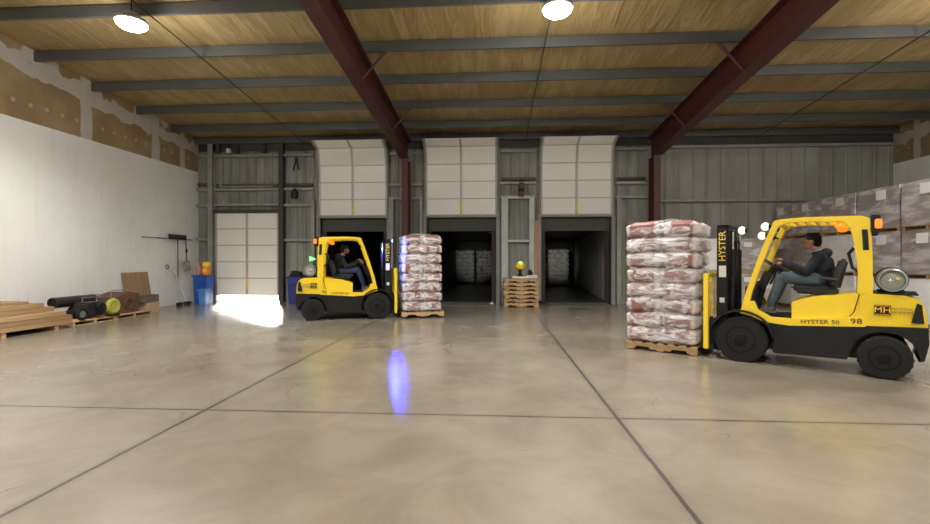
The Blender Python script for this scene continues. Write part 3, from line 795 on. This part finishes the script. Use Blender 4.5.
# ---------------------------------------------------------------- drivers
def cap(mb, pts):   # chain of tapered capsules, pts: (x,y,z,r)
    for a, c in zip(pts[:-1], pts[1:]): mb.cone(a[:3], c[:3], a[3], c[3], 14)
    for a in pts: mb.ball(a[:3], (a[3],)*3, 14, 10)
def remesh(mb, name, m, parent, vox=.009, sm=4):
    me = mb.mesh(name, smooth=False)
    o = bpy.data.objects.new(name, me); C.objects.link(o)
    md = o.modifiers.new('r', 'REMESH'); md.mode = 'VOXEL'; md.voxel_size = vox
    s = o.modifiers.new('s', 'SMOOTH'); s.iterations = sm; s.factor = .5
    dg = bpy.context.evaluated_depsgraph_get(); me2 = bpy.data.meshes.new_from_object(o.evaluated_get(dg))
    bpy.data.objects.remove(o)
    me2.materials.clear(); me2.materials.append(M[m])
    for p in me2.polygons: p.use_smooth = True
    return link(name, me2, parent)
def driver(label, F, top_, leg_, base):
    bx, by, bz = base
    t = thing('person', label, 'person', fk(F, bx, by, bz), F[1], 'forklift drivers')
    def o_(x, y, z, r=None): return (x-bx, y-by, z-bz) if r is None else (x-bx, y-by, z-bz, r)
    hipz = 1.235; sh = (-.13, 1.585)
    legs = {}
    for s in (-1, 1):
        legs[s] = [(-.10, s*.095, hipz, .088), (.30, s*.14, 1.27, .066), (.335, s*.14, 1.25, .058), (.46, s*.13, .90, .043), (.47, s*.13, .84, .036)]
    arms = {1: [(-.12, .185, 1.575, .055), (.02, .225, 1.36, .044), (.20, .18, 1.44, .038), (.30, .10, 1.515, .028)],
            -1: [(-.12, -.185, 1.575, .055), (.02, -.225, 1.36, .044), (.20, -.20, 1.40, .038), (.33, -.16, 1.475, .028)]}
    b = MB()
    cap(b, [o_(-.11, 0, hipz, .10), o_(-.15, 0, 1.36, .10), o_(-.14, 0, 1.50, .105), o_(-.10, 0, 1.60, .06), o_(-.06, 0, 1.70, .05)])
    for s in (-1, 1):
        cap(b, [o_(*q[:3], q[3]*.85) for q in legs[s]]+[o_(.56, s*.13, .80, .03)])
        cap(b, [o_(*q[:3], q[3]*.85) for q in arms[s]])
        cap(b, [o_(-.12, 0, 1.56, .07), o_(-.12, s*.17, 1.575, .05)])
    # head
    hx, hz = -.01, 1.80
    b.ball(o_(hx-.015, 0, hz+.02), (.098, .076, .10)); b.ball(o_(hx+.02, 0, hz-.045), (.075, .058, .07)); b.ball(o_(hx+.055, 0, hz-.085), (.026, .03, .022))
    b.cone(o_(hx+.08, 0, hz+.015), o_(hx+.108, 0, hz-.022), .012, .017, 10); b.ball(o_(hx+.102, 0, hz-.022), (.018, .018, .013))
    b.ball(o_(hx+.072, 0, hz+.035), (.022, .05, .012)); b.ball(o_(hx+.083, 0, hz-.058), (.012, .026, .009))
    for s in (-1, 1): b.ball(o_(hx-.015, s*.077, hz-.005), (.022, .012, .034))
    # hands on the wheel rim
    for s, (wx, wy, wz) in ((1, (.30, .10, 1.515)), (-1, (.33, -.16, 1.475))):
        px, py, pz_ = (.365, .085, 1.535) if s > 0 else (.395, -.145, 1.475)
        cap(b, [o_(wx, wy, wz, .026), o_(px, py, pz_, .030)])
        b.ball(o_(px, py, pz_), (.042, .040, .022))
        for k in range(4):
            yy_ = py+(-.033+.022*k); ln = (.030, .036, .034, .026)[k]
            cap(b, [o_(px+.03, yy_, pz_+.006, .0105), o_(px+.03+ln, yy_, pz_+.002, .0095), o_(px+.034+ln, yy_, pz_-.028, .009), o_(px+.015+ln*.6, yy_, pz_-.046, .0085)])
        cap(b, [o_(px-.01, py-s*.035, pz_-.005, .012), o_(px+.022, py-s*.052, pz_-.022, .0105), o_(px+.05, py-s*.05, pz_-.03, .009)])
    remesh(b, 'body', 'skin', t, .007, 3)
    # jacket
    b = MB()
    cap(b, [o_(-.12, 0, 1.20, .13), o_(-.16, 0, 1.34, .135), o_(-.15, 0, 1.48, .135), o_(-.12, 0, 1.575, .09)])
    b.ball(o_(-.13, 0, 1.26), (.145, .18, .12)); b.ball(o_(-.15, 0, 1.44), (.135, .19, .17))
    for s in (-1, 1):
        cap(b, [o_(-.13, s*.06, 1.57, .085), o_(-.12, s*.17, 1.565, .070)])
        cap(b, [o_(q[0], q[1], q[2], q[3]*1.25+.006) for q in arms[s]])
    b.ball(o_(-.19, 0, 1.635), (.075, .12, .07)); b.ball(o_(-.10, 0, 1.63), (.085, .085, .045))
    for k in range(9):
        a = k*1.7; b.ball(o_(-.15+.12*math.cos(a), .15*math.sin(a), 1.24+.035*k), (.05, .05, .016))
    remesh(b, 'jacket', top_, t, .010, 4)
    # collar
    MB().torus(o_(-.075, 0, 1.665), .062, .011, Matrix.Rotation(.35, 3, 'Y')).build('collar', 'bag', t)
    b = MB(); b.ball(o_(-.11, 0, hipz), (.14, .165, .10))
    for s in (-1, 1): cap(b, [o_(q[0], q[1], q[2], q[3]*1.08+.014) for q in legs[s]])
    remesh(b, 'trousers', leg_, t, .011, 4)
    for s in (-1, 1):
        b = MB(); cap(b, [o_(.465, s*.13, .80, .048), o_(.50, s*.13, .765, .045), o_(.62, s*.135, .755, .036)]); b.ball(o_(.53, s*.13, .735), (.14, .045, .022))
        remesh(b, 'shoe', 'shoe', t, .009, 3)
        MB().ball(o_(hx+.072, s*.03, hz+.012), (.013, .014, .008), 10, 8).build('eye', 'white', t)
        MB().ball(o_(hx+.082, s*.03, hz+.012), (.005, .006, .006), 8, 6).build('pupil', 'hair', t)
        MB().ball(o_(hx+.078, s*.03, hz+.036), (.009, .02, .005), 8, 6).build('eyebrow', 'hair', t)
    MB().ball(o_(hx+.087, 0, hz-.058), (.008, .022, .004), 10, 6).build('mouth', 'rust', t)
    # hair
    b = MB(); b.ball(o_(hx-.028, 0, hz+.045), (.102, .086, .088)); b.ball(o_(hx-.065, 0, hz+.0), (.066, .078, .085)); b.ball(o_(hx+.03, 0, hz+.085), (.055, .06, .035))
    for k in range(14):
        a = k*2.4; b.ball(o_(hx-.03+.055*math.cos(a), .05*math.sin(a), hz+.115-.02*(k % 3)), (.03, .03, .02), 8, 6)
    remesh(b, 'hair', 'hair', t, .008, 2)
    return t
driver('person in a dark hoodie and blue jeans driving the right forklift', FR, 'navy', 'jean', (-.10, 0, 1.15))
driver('person in black with dark blue jeans driving the left forklift', FL, 'black_cloth', 'jean2', (-.10, 0, 1.15))

# ---------------------------------------------------------------- big cartons, right side
def carton_mesh(lx, ly, lz, m, seed):
    b = MB().box((0, 0, lz/2), (lx, ly, lz))
    bmesh.ops.subdivide_edges(b.bm, edges=b.bm.edges[:], cuts=5, use_grid_fill=True)
    for v in b.bm.verts:
        q = noise.noise_vector(v.co*2.2+Vector((seed*3.1, 0, 0)))*.018
        bulge = 1+.012*math.sin(PI*min(1, max(0, v.co.z/lz)))
        v.co = Vector((v.co.x*bulge, v.co.y*bulge, v.co.z+q.z*.5))+Vector((q.x, q.y, 0))
    me = b.mesh('carton', smooth=True); me.materials.append(M[m]); return me
def simple_pallet_mesh(lx, ly):
    b = MB().bb(-lx/2, lx/2, -ly/2, ly/2, .085, .105)
    for y_ in (-ly/2+.03, 0, ly/2-.03): b.bb(-lx/2, lx/2, y_-.03, y_+.03, .015, .085)
    for x_ in (-lx/2+.05, 0, lx/2-.05): b.bb(x_-.05, x_+.05, -ly/2, ly/2, 0, .015)
    me = b.mesh('pallet', smooth=False); me.materials.append(M['palwood']); return me
BM = [carton_mesh(1.14, 1.25, .985, 'box', s) for s in range(3)]; BMs = carton_mesh(1.14, .78, .985, 'box', 5)
WM = [carton_mesh(1.14, 1.25, .985, 'boxw', s) for s in range(2)]; WMs = carton_mesh(1.14, .78, .985, 'boxw', 7)
PM = simple_pallet_mesh(1.14, 1.22); PMs = simple_pallet_mesh(1.14, .78)
FX = 9.53
cols = [(15.745, True, 'backmost'), (14.66, False, 'second from the back wall'), (13.345, False, 'third from the back wall'), (12.03, False, 'fourth from the back wall'), (10.715, False, 'fifth from the back wall'), (9.40, False, 'nearest'), ]
tn = ['bottom', 'middle', 'top']
rb = random.Random(5)
for (yc, small, w) in cols:
    z = 0
    for tier in range(3):
        jx = rb.uniform(-.015, .015)
        ps = link('wooden_pallet', PMs if small else PM, None, (FX+.57+jx, yc, z+.002))
        tag(ps, 'pallet under the %s carton, right row, %s column' % (tn[tier], w), 'pallet', 'pallets between the large cartons')
        z += .116
        white = tier == 0 or (tier == 1 and w.startswith('third'))
        me = (WMs if small else WM[tier % 2]) if white else (BMs if small else rb.choice(BM))
        bx = link('large_carton', me, None, (FX+.57+jx, yc, z))
        tag(bx, '%s film-wrapped %s carton in the column %s' % ('white' if white else 'brown', tn[tier], {'backmost': 'against the back wall', 'nearest': 'nearest the camera, right of the forklift'}.get(w, w)), 'box', 'large cartons stacked three high')
        lw = rb.uniform(-.15, .15)
        if tier > 0: MB().box((-.587, lw, .80), (.008, .28, .23)).build('paper_label', 'paper', bx)
        z += .988
# cartons against the back wall behind the mast
for x_, w in ((7.02, 'left'), (8.22, 'right')):
    z = 0
    for tier in range(2):
        ps = link('wooden_pallet', PM, None, (x_, 15.65, z+.002)); tag(ps, 'pallet under the %s carton of the %s back wall stack' % (('lower', 'upper')[tier], w), 'pallet', 'pallets at the back wall')
        z += .116
        wh = tier == 1 and w == 'left'
        bx = link('large_carton', WM[0] if wh else BM[tier], None, (x_, 15.65, z))
        tag(bx, '%s %s carton of the %s stack at the back wall behind the right forklift mast' % ('white' if wh else 'brown', ('lower', 'upper')[tier], w), 'box', 'cartons at the back wall')
        MB().box((-.2, -.642, .8), (.24, .006, .15)).build('paper_label', 'paper', bx)
        z += .988

# ---------------------------------------------------------------- left side clutter
# lumber
rl = random.Random(9)
zz = .10
for k in range(3):
    y_ = 7.3+k*1.1
    o = MB().box((0, 0, .05), (1.3, .09, .1)).build('timber_bearer', 'lumber', bev=.004); o.location = (-10.17, y_, 0)
    tag(o, 'short timber bearer under the lumber stack, %s' % ['nearest the camera', 'at its middle', 'at its far end'][k], 'timber', 'bearers under the lumber')
layers = [(9.95, 5), (9.88, 5), (9.75, 5), (9.68, 4), (9.5, 4), (9.4, 3)]
ln = ['bottom', 'second', 'third', 'fourth', 'fifth', 'top']
for L, (yend, n) in enumerate(layers):
    th = .10 if L < 5 else .05
    for k in range(n):
        w = .235; x_ = -9.62-.13*L*0-.245*k-(.24 if n < 5 else 0)-(.13 if n < 4 else 0)
        ye = yend-rl.uniform(0, .18); ys_ = 7.0+rl.uniform(0, .2)
        o = MB().box((0, 0, 0), (w, ye-ys_, th-.006)).build('wooden_plank', 'lumber', bev=.004)
        o.location = (x_+rl.uniform(-.006, .006), (ye+ys_)/2, zz+th/2); o.rotation_euler = (0, 0, 0)
        tag(o, 'sawn plank in the %s layer of the lumber stack, %s' % (ln[L], 'at its outer edge' if k == 0 else ('against the wall' if k == n-1 else 'amid the layer')), 'plank', 'planks in the lumber stack')
    zz += th
# pallets under the heaters
for k, y_ in enumerate((10.60, 11.83)):
    ps = link('wooden_pallet', PM, None, (-10.2, y_, .002), PI/2 if False else 0)
    tag(ps, 'dusty pallet on the floor under the dark heaters' if k == 0 else 'dusty pallet on the floor under the rusty housing', 'pallet', 'pallets along the left wall')
def heater(label, loc, rz, L, r):
    t = thing('torpedo_heater', label, 'heater', loc, rz)
    z = .26+r
    b = MB().lathe([(r*.78, -L/2+.06), (r*.8, -L/2), (r, -L/2), (r, L/2-.12), (r*.85, L/2), (r*.4, L/2+.02)], (0, 0, z), 'x', 28); b.build('barrel', 'gunm', t)
    MB().lathe([(r*.55, -L/2+.02), (r*.55, -L/2+.05)], (0, 0, z), 'x', 20).build('nozzle', 'blk', t)
    b = MB().box((.22, 0, .19), (L*.4, .2, .1)); b.build('fuel_tank', 'blk', t, bev=.03)
    for s in (-1, 1):
        MB().lathe([(.12, s*.20), (.125, s*.21), (.125, s*.25), (.12, s*.26)], (.2, 0, .125), 'y', 20).build('wheel', 'rub', t)
    MB().tube([(.45, -.12, .12), (.60, -.12, z+r*.9), (.60, .12, z+r*.9), (.45, .12, .12)], .012, 8).build('handle', 'grey', t)
    MB().tube([(-.45, .1, .06), (-.45, .1, 0)], .015, 8).tube([(-.45, -.1, .06), (-.45, -.1, 0)], .015, 8).build('foot', 'grey', t)
    return t
heater('long dark cylinder heater pointing at the lumber stack, lying on the pallet by the wall', (-10.38, 10.82, .12), PI/2+.03, 1.2, .13)
# lower cylinder in front, wheel
t = thing('gas_cylinder', 'low black cylinder lying on the pallet beside the lumber stack', 'cylinder', (-10.12, 10.42, .112), PI/2)
MB().lathe([(.03, -.46), (.05, -.44), (.09, -.42), (.11, -.36), (.11, .34), (.08, .42), (.03, .44)], (0, 0, .11), 'x', 24).build('body', 'blk', t)
MB().lathe([(.035, -.50), (.035, -.46)], (0, 0, .11), 'x', 12).build('valve', 'grey', t)
t = thing('cart_wheel', 'black rubber wheel leaning on the cylinder on the pallet', 'wheel', (-9.62, 10.22, .11), .0)
MB().torus((0, 0, .15), .115, .035, Matrix.Rotation(PI/2, 3, 'Y')).build('tyre', 'rub', t); MB().lathe([(.08, -.015), (.08, .015)], (0, 0, .15), 'x', 18).build('hub', 'grey', t)
t = thing('motor_unit', 'dark green black motor housing on the pallet behind the wheel', 'motor', (-9.90, 10.72, .11))
MB().box((0, 0, .22), (.42, .5, .34)).build('housing', 'gunm', t, bev=.04); MB().lathe([(.10, .25), (.12, .28), (.12, .34), (.05, .36)], (0, 0, .25), 'x', 20).build('cover', 'blk', t); MB().tube([(0, -.2, .39), (0, -.2, .50), (0, .2, .50), (0, .2, .39)], .012, 8).build('handle', 'grey', t)
t = thing('hose_reel', 'yellow green round reel between the motor and the rusty housing', 'reel', (-9.68, 11.16, .11), .0)
MB().torus((0, 0, .24), .15, .06, Matrix.Rotation(PI/2, 3, 'Y')).build('hose', 'olive', t); MB().lathe([(.10, -.04), (.10, .04)], (0, 0, .24), 'x', 18).build('hub', 'olive', t); MB().bb(-.08, .08, -.14, .14, 0, .04).build('foot', 'blk', t)
t = thing('rusty_housing', 'rusty brown sheet metal housing against the left wall', 'machine housing', (-10.12, 11.78, .11))
MB().prism([(-.42, 0), (.42, 0), (.42, .50), (.10, .56), (-.42, .44)], -.3, .3, 'x').build('shell', 'rust', t, bev=.02)
MB().lathe([(.13, .30), (.15, .31), (.15, .35), (.12, .35), (.12, .31)], (0, .05, .26), 'x', 20).build('port', 'rust', t)
MB().tube([(.2, -.38, .44), (.2, -.38, .62), (.2, .12, .62), (.2, .12, .54)], .012, 8).build('handle', 'grey', t)
MB().bb(-.25, .25, -.3, -.22, -.0, .02).build('skid', 'grey', t)
o = MB().box((0, 0, .15), (.44, .40, .30)).build('cardboard_box', 'carton', bev=.008); o.location = (-9.98, 12.72, 0); tag(o, 'plain small cardboard box on the floor in front of the leaning plywood', 'box')
o = MB().box((0, 0, .11), (.34, .60, .22)).build('wooden_crate', 'oldwood', bev=.01); o.location = (-10.02, 12.72, .302); tag(o, 'brown weathered wooden crate on top of the small cardboard box', 'crate')
# leaning plywood
o = MB().bb(-.01, .012, -.5, .5, 0, 1.17).build('plywood_sheet', 'ply', smooth=False); o.location = (-10.62, 13.28, .005); o.rotation_euler = (0, -.17, 0)
tag(o, 'reddish plywood sheet leaning on the left wall', 'board')

# tool rail and brooms on the wall
t = thing('tool_rail', 'thin horizontal tool rail high on the left wall near the corner', 'rail', (-10.84, 14.85, 2.25))
MB().bb(-.01, .01, -1.25, 1.2, -.015, .015).build('rail', 'bag', t)
b = MB()
for k in range(6): b.bb(.02, .07, -.6+.3*k-.015, -.6+.3*k+.015, -.015, .01)
b.build('hook', 'blk', t)
t = thing('push_broom', 'push broom hung head up on the tool rail', 'broom', (-10.72, 15.05, .8))
MB().cyl((0, 0, 0), (.0, 0, 1.42), .016, 8).build('handle', 'rust', t); q = MB().box((0, 0, 1.47), (.10, .78, .09)).build('head', 'blk', t, bev=.01); MB().box((.0, 0, 1.55), (.09, .80, .09)).build('bristles', 'gunm', q, bev=.01)
t = thing('dustpan', 'grey dustpan hung on the wall beside the push broom', 'dustpan', (-10.72, 15.5, 1.1))
MB().box((0, 0, .22), (.10, .36, .36), Matrix.Rotation(.2, 3, 'X')).build('pan', 'bag', t, bev=.04); MB().cyl((0, 0, .38), (-.03, 0, 1.10), .014, 8).ball((0, 0, .75), (.03, .04, .08)).build('handle', 'blk', t)
t = thing('dust_mop', 'white handled mop leaning in the corner left of the blue bin', 'mop', (-10.45, 15.12, 0), .0)
MB().cyl((0, 0, .08), (-.22, -.35, 1.25), .014, 8).build('handle', 'white', t); MB().box((.0, .02, .06), (.16, .30, .11)).build('mop_head', 'gunm', t, bev=.03)
t = thing('floor_broom', 'second thin broom leaning against the wall beside the mop', 'broom', (-10.42, 14.7, 0), 0)
MB().cyl((0, 0, .1), (-.36, .25, 1.3), .012, 8).build('handle', 'bag', t); MB().box((.0, 0, .06), (.08, .26, .12)).build('bristles', 'blk', t, bev=.02)
o = MB().torus((0, 0, 0), .07, .012, Matrix.Rotation(PI/2, 3, 'Y')).build('wire_coil', 'rust'); o.location = (-10.846, 14.72, 1.30); tag(o, 'small coil of brown wire on the wall left of the push broom', 'wire')
# blue bins
def bin_(name, label, loc, w, d, h, m, lid=True, rz=0):
    t = thing(name, label, 'bin', loc, rz)
    b = MB(); b.box((0, 0, h/2), (w, d, h))
    for v in b.bm.verts:
        if v.co.z < h/2: v.co.x *= .86; v.co.y *= .86
    b.build('body', m, t, bev=.02)
    MB().box((0, 0, h+.0), (w+.06, d+.06, .05)).build('rim', m, t, bev=.012)
    MB().box((0, -d/2-.02, h*.72), (w*.5, .05, .04)).build('handle', m, t, bev=.01)
    return t
bin_('waste_bin', 'tall blue bin in the back left corner', (-10.07, 15.45, 0), .50, .46, .98, 'bluebin')
bin_('plastic_tote', 'lighter blue tote standing in front of the tall blue bin', (-9.80, 15.03, 0), .24, .24, .52, 'bluebin2')
bin_('waste_bin', 'dark blue bin behind the left forklift', (-6.93, 15.85, 0), .46, .5, .92, 'dkblue')
o = MB().prism([(-.2, 0), (.2, 0), (.14, .16), (-.1, .2)], -.15, .15).build('rubbish_bag', 'blk', bev=.04); o.location = (-6.93, 15.85, .952); tag(o, 'black rubbish bulging out of the dark blue bin', 'bag')
t = thing('water_cooler_jug', 'orange and yellow jug standing on the tall blue bin', 'jug', (-9.93, 15.40, 1.01))
MB().lathe([(.11, 0), (.12, .03), (.12, .30), (.10, .34)], n=22).build('body', 'orange', t); MB().lathe([(.125, .30), (.13, .38), (.11, .44), (.05, .46)], n=22).build('lid', 'yelpl', t); MB().box((0, -.12, .16), (.14, .01, .12)).build('jug_label', 'yelpl', t)
t = thing('pink_bottle', 'pink plastic bottle standing on the tall blue bin', 'bottle', (-10.22, 15.40, 1.01))
MB().lathe([(.07, 0), (.08, .02), (.08, .28), (.03, .36)], n=18).build('body', 'pink', t); MB().lathe([(.035, .36), (.035, .42)], n=14).build('cap', 'orange', t)
# things hung on the back wall
t = thing('hanging_tongs', 'black tongs hung high on the wall right of the left door', 'tool', (-7.05, 16.12, 4.75))
MB().tube([(0, 0, .40), (-.10, 0, 0)], .03, 8).tube([(0, 0, .40), (.10, 0, .02)], .03, 8).build('jaw', 'blk', t); MB().torus((0, 0, .44), .05, .02, Matrix.Rotation(PI/2, 3, 'X')).build('ring', 'blk', t)
t = thing('hanging_lantern', 'black lantern hung on the wall left of the leftmost stored door', 'lantern', (-7.08, 16.05, 3.72))
MB().lathe([(.10, 0), (.13, .03), (.12, .26), (.05, .34)], n=18).build('housing', 'blk', t); MB().torus((0, 0, .40), .06, .012, Matrix.Rotation(PI/2, 3, 'X')).build('handle', 'blk', t)
t = thing('hanging_lantern', 'brown black lantern hung on the girt above the pallet stack', 'lantern', (.98, 16.02, 3.74))
MB().lathe([(.09, 0), (.11, .03), (.10, .40), (.05, .46)], n=18).build('housing', 'rust', t); MB().torus((0, 0, .52), .06, .014, Matrix.Rotation(PI/2, 3, 'X')).build('handle', 'blk', t); MB().lathe([(.115, .15), (.115, .25)], n=18).build('band', 'blk', t)
for x_, lb in ((-9.55, 'small white bell shaped fitting high above the left door'), ):
    t = thing('wall_fitting', lb, 'fitting', (x_, 16.1, 5.40))
    MB().lathe([(.08, 0), (.09, .1), (.06, .16)], n=16).build('bell', 'white', t); MB().box((.0, .02, .25), (.05, .05, .2)).build('bracket', 'blk', t)
for x_ in (-8.3, -9.3, -10.0):
    b = MB().box((0, 0, 0), (.12, .14, .30)).box((0, 0, -.17), (.2, .16, .03)); o = b.build('junction_box', 'darksteel', bev=.01); o.location = (x_, 16.22, 5.60)
    tag(o, 'dark junction box at the eave above the left door, %s' % {-8.3: 'right one', -9.3: 'middle one', -10.0: 'left one'}[x_], 'junction box', 'junction boxes at the eave')
# a chock at the door and bumper cone
o = MB().prism([(-.2, 0), (.2, 0), (.05, .16)], -.08, .08).build('wheel_chock', 'blk', bev=.01); o.location = (1.62, 15.95, .014); tag(o, 'black wheel chock at the foot of the orange post', 'chock')
o = MB().prism([(-.08, 0), (.08, 0), (.02, .08)], -.05, .05).build('door_wedge', 'white', bev=.01); o.location = (-.05, 15.9, .017); tag(o, 'small white wedge at the right foot of the middle doorway', 'wedge')
# reel of rods behind left of right load
# ---------------------------------------------------------------- lamps
def hbay(label, x, y):
    z = deck(y)-.58
    t = thing('ceiling_lamp', label, 'lamp', (x, y, z), 0, 'round high bay lamps')
    MB().lathe([(.27, 0), (.285, .02), (.27, .06), (.15, .09), (.12, .19), (.05, .22)], n=32).build('housing', 'grey', t)
    MB().lathe([(.09, -.115), (.18, -.09), (.24, -.05), (.26, 0)], n=32).build('lens', 'hbay', t)
    MB().cyl((0, 0, .20), (0, 0, .45), .012, 8).build('hanger', 'blk', t)
    return z
P_BAY = .50
def light(kind, name, loc, energy, **k):
    l = bpy.data.lights.new(name, kind); l.energy = energy
    for a, v in k.items(): setattr(l, a, v)
    o = bpy.data.objects.new(name, l); C.objects.link(o); o.location = loc; return o
WARM = (1, .975, .93)
for yy_ in (8.35, 1.0, -6.5, -13):
    for x_ in (-6.85, 1.15, 9.0):
        if yy_ > 8:
            lb = {-6.85: 'round high bay lamp at the upper left of the ceiling', 1.15: 'round high bay lamp at the top centre of the ceiling', 9.0: 'round high bay lamp beyond the right roof beam'}[x_]
        else: lb = 'round high bay lamp behind the camera'
        z_ = hbay(lb, x_, yy_)
        o = light('POINT', 'bay_light', (x_, yy_, z_-.40), 250*P_BAY, color=WARM, shadow_soft_size=.2)
        o = light('SPOT', 'bay_down_light', (x_, yy_, z_-.16), 2550*P_BAY, color=WARM, shadow_soft_size=.2, spot_size=math.radians(150), spot_blend=.6)
# blue forklift spotlight, thrown on the floor
src = Vector(fk(FL, 1.21, -.44, 2.03)); tgt = Vector((-1.39, 6.7, 0))
o = light('SPOT', 'blue_spot_light', src, 560, color=(.02, .03, 1), shadow_soft_size=.02, spot_size=math.radians(13), spot_blend=1)
o.rotation_euler = (tgt-src).to_track_quat('-Z', 'Y').to_euler(); o.scale = (.24, 1, 1)
src = Vector(fk(FL, .47, -.42, 1.86))
o = light('SPOT', 'blue_front_light', Vector(fk(FL, .47, -.42, 1.86)), 700, color=(.10, .16, 1), shadow_soft_size=.04, spot_size=math.radians(80), spot_blend=.8)
o.rotation_euler = (Vector(fk(FL, 1.6, -.40, 1.5))-src).to_track_quat('-Z', 'Y').to_euler()
# added fill lamps at the door jambs, brightening the stacks inside the trailers
for x_, tx, ty, lb in ((-.10, -1.15, 29.6, 'middle'), (1.86, 3.78, 27.4, 'rightmost')):
    t = thing('trailer_fill_lamp', 'small dark added fill lamp at the top of the %s doorway' % lb, 'lamp', (x_, 16.50, 2.50))
    MB().cone((0, 0, 0), (0, .10, -.01), .03, .06, 14).build('head', 'blk', t); MB().cyl((0, 0, 0), (0, -.02, .08), .012, 8).build('arm', 'blk', t)
    src = Vector((x_, 16.62, 2.48)); o = light('SPOT', 'trailer_fill_beam', src, 700, color=(.9, 1, .88), shadow_soft_size=.03, spot_size=math.radians(15), spot_blend=1)
    o.rotation_euler = (Vector((tx, ty, 1.5))-src).to_track_quat('-Z', 'Y').to_euler()
# daylight outside
sun = light('SUN', 'sun', (-9, 30, 10), 90, color=(1, .96, .9), angle=math.radians(6))
sun.rotation_euler = Vector((.50, -1, -.10)).to_track_quat('-Z', 'Y').to_euler()
w = bpy.data.worlds.new('World'); S.world = w; w.use_nodes = True
bg = w.node_tree.nodes['Background']; bg.inputs[0].default_value = (.85, .93, 1, 1); bg.inputs[1].default_value = 5.0

# ---------------------------------------------------------------- camera
cam = bpy.data.cameras.new('camera'); cam.sensor_width = 36; cam.lens = 36*460/930; cam.clip_end = 200
co = bpy.data.objects.new('camera', cam); C.objects.link(co); co.location = (0, 0, H)
co.rotation_euler = (math.radians(90-.25), 0, YAW)
S.camera = co
S.view_settings.view_transform = 'Standard'; S.view_settings.look = 'None'; S.view_settings.gamma = 1
S.view_settings.use_curve_mapping = False; S.view_settings.exposure = 0.0
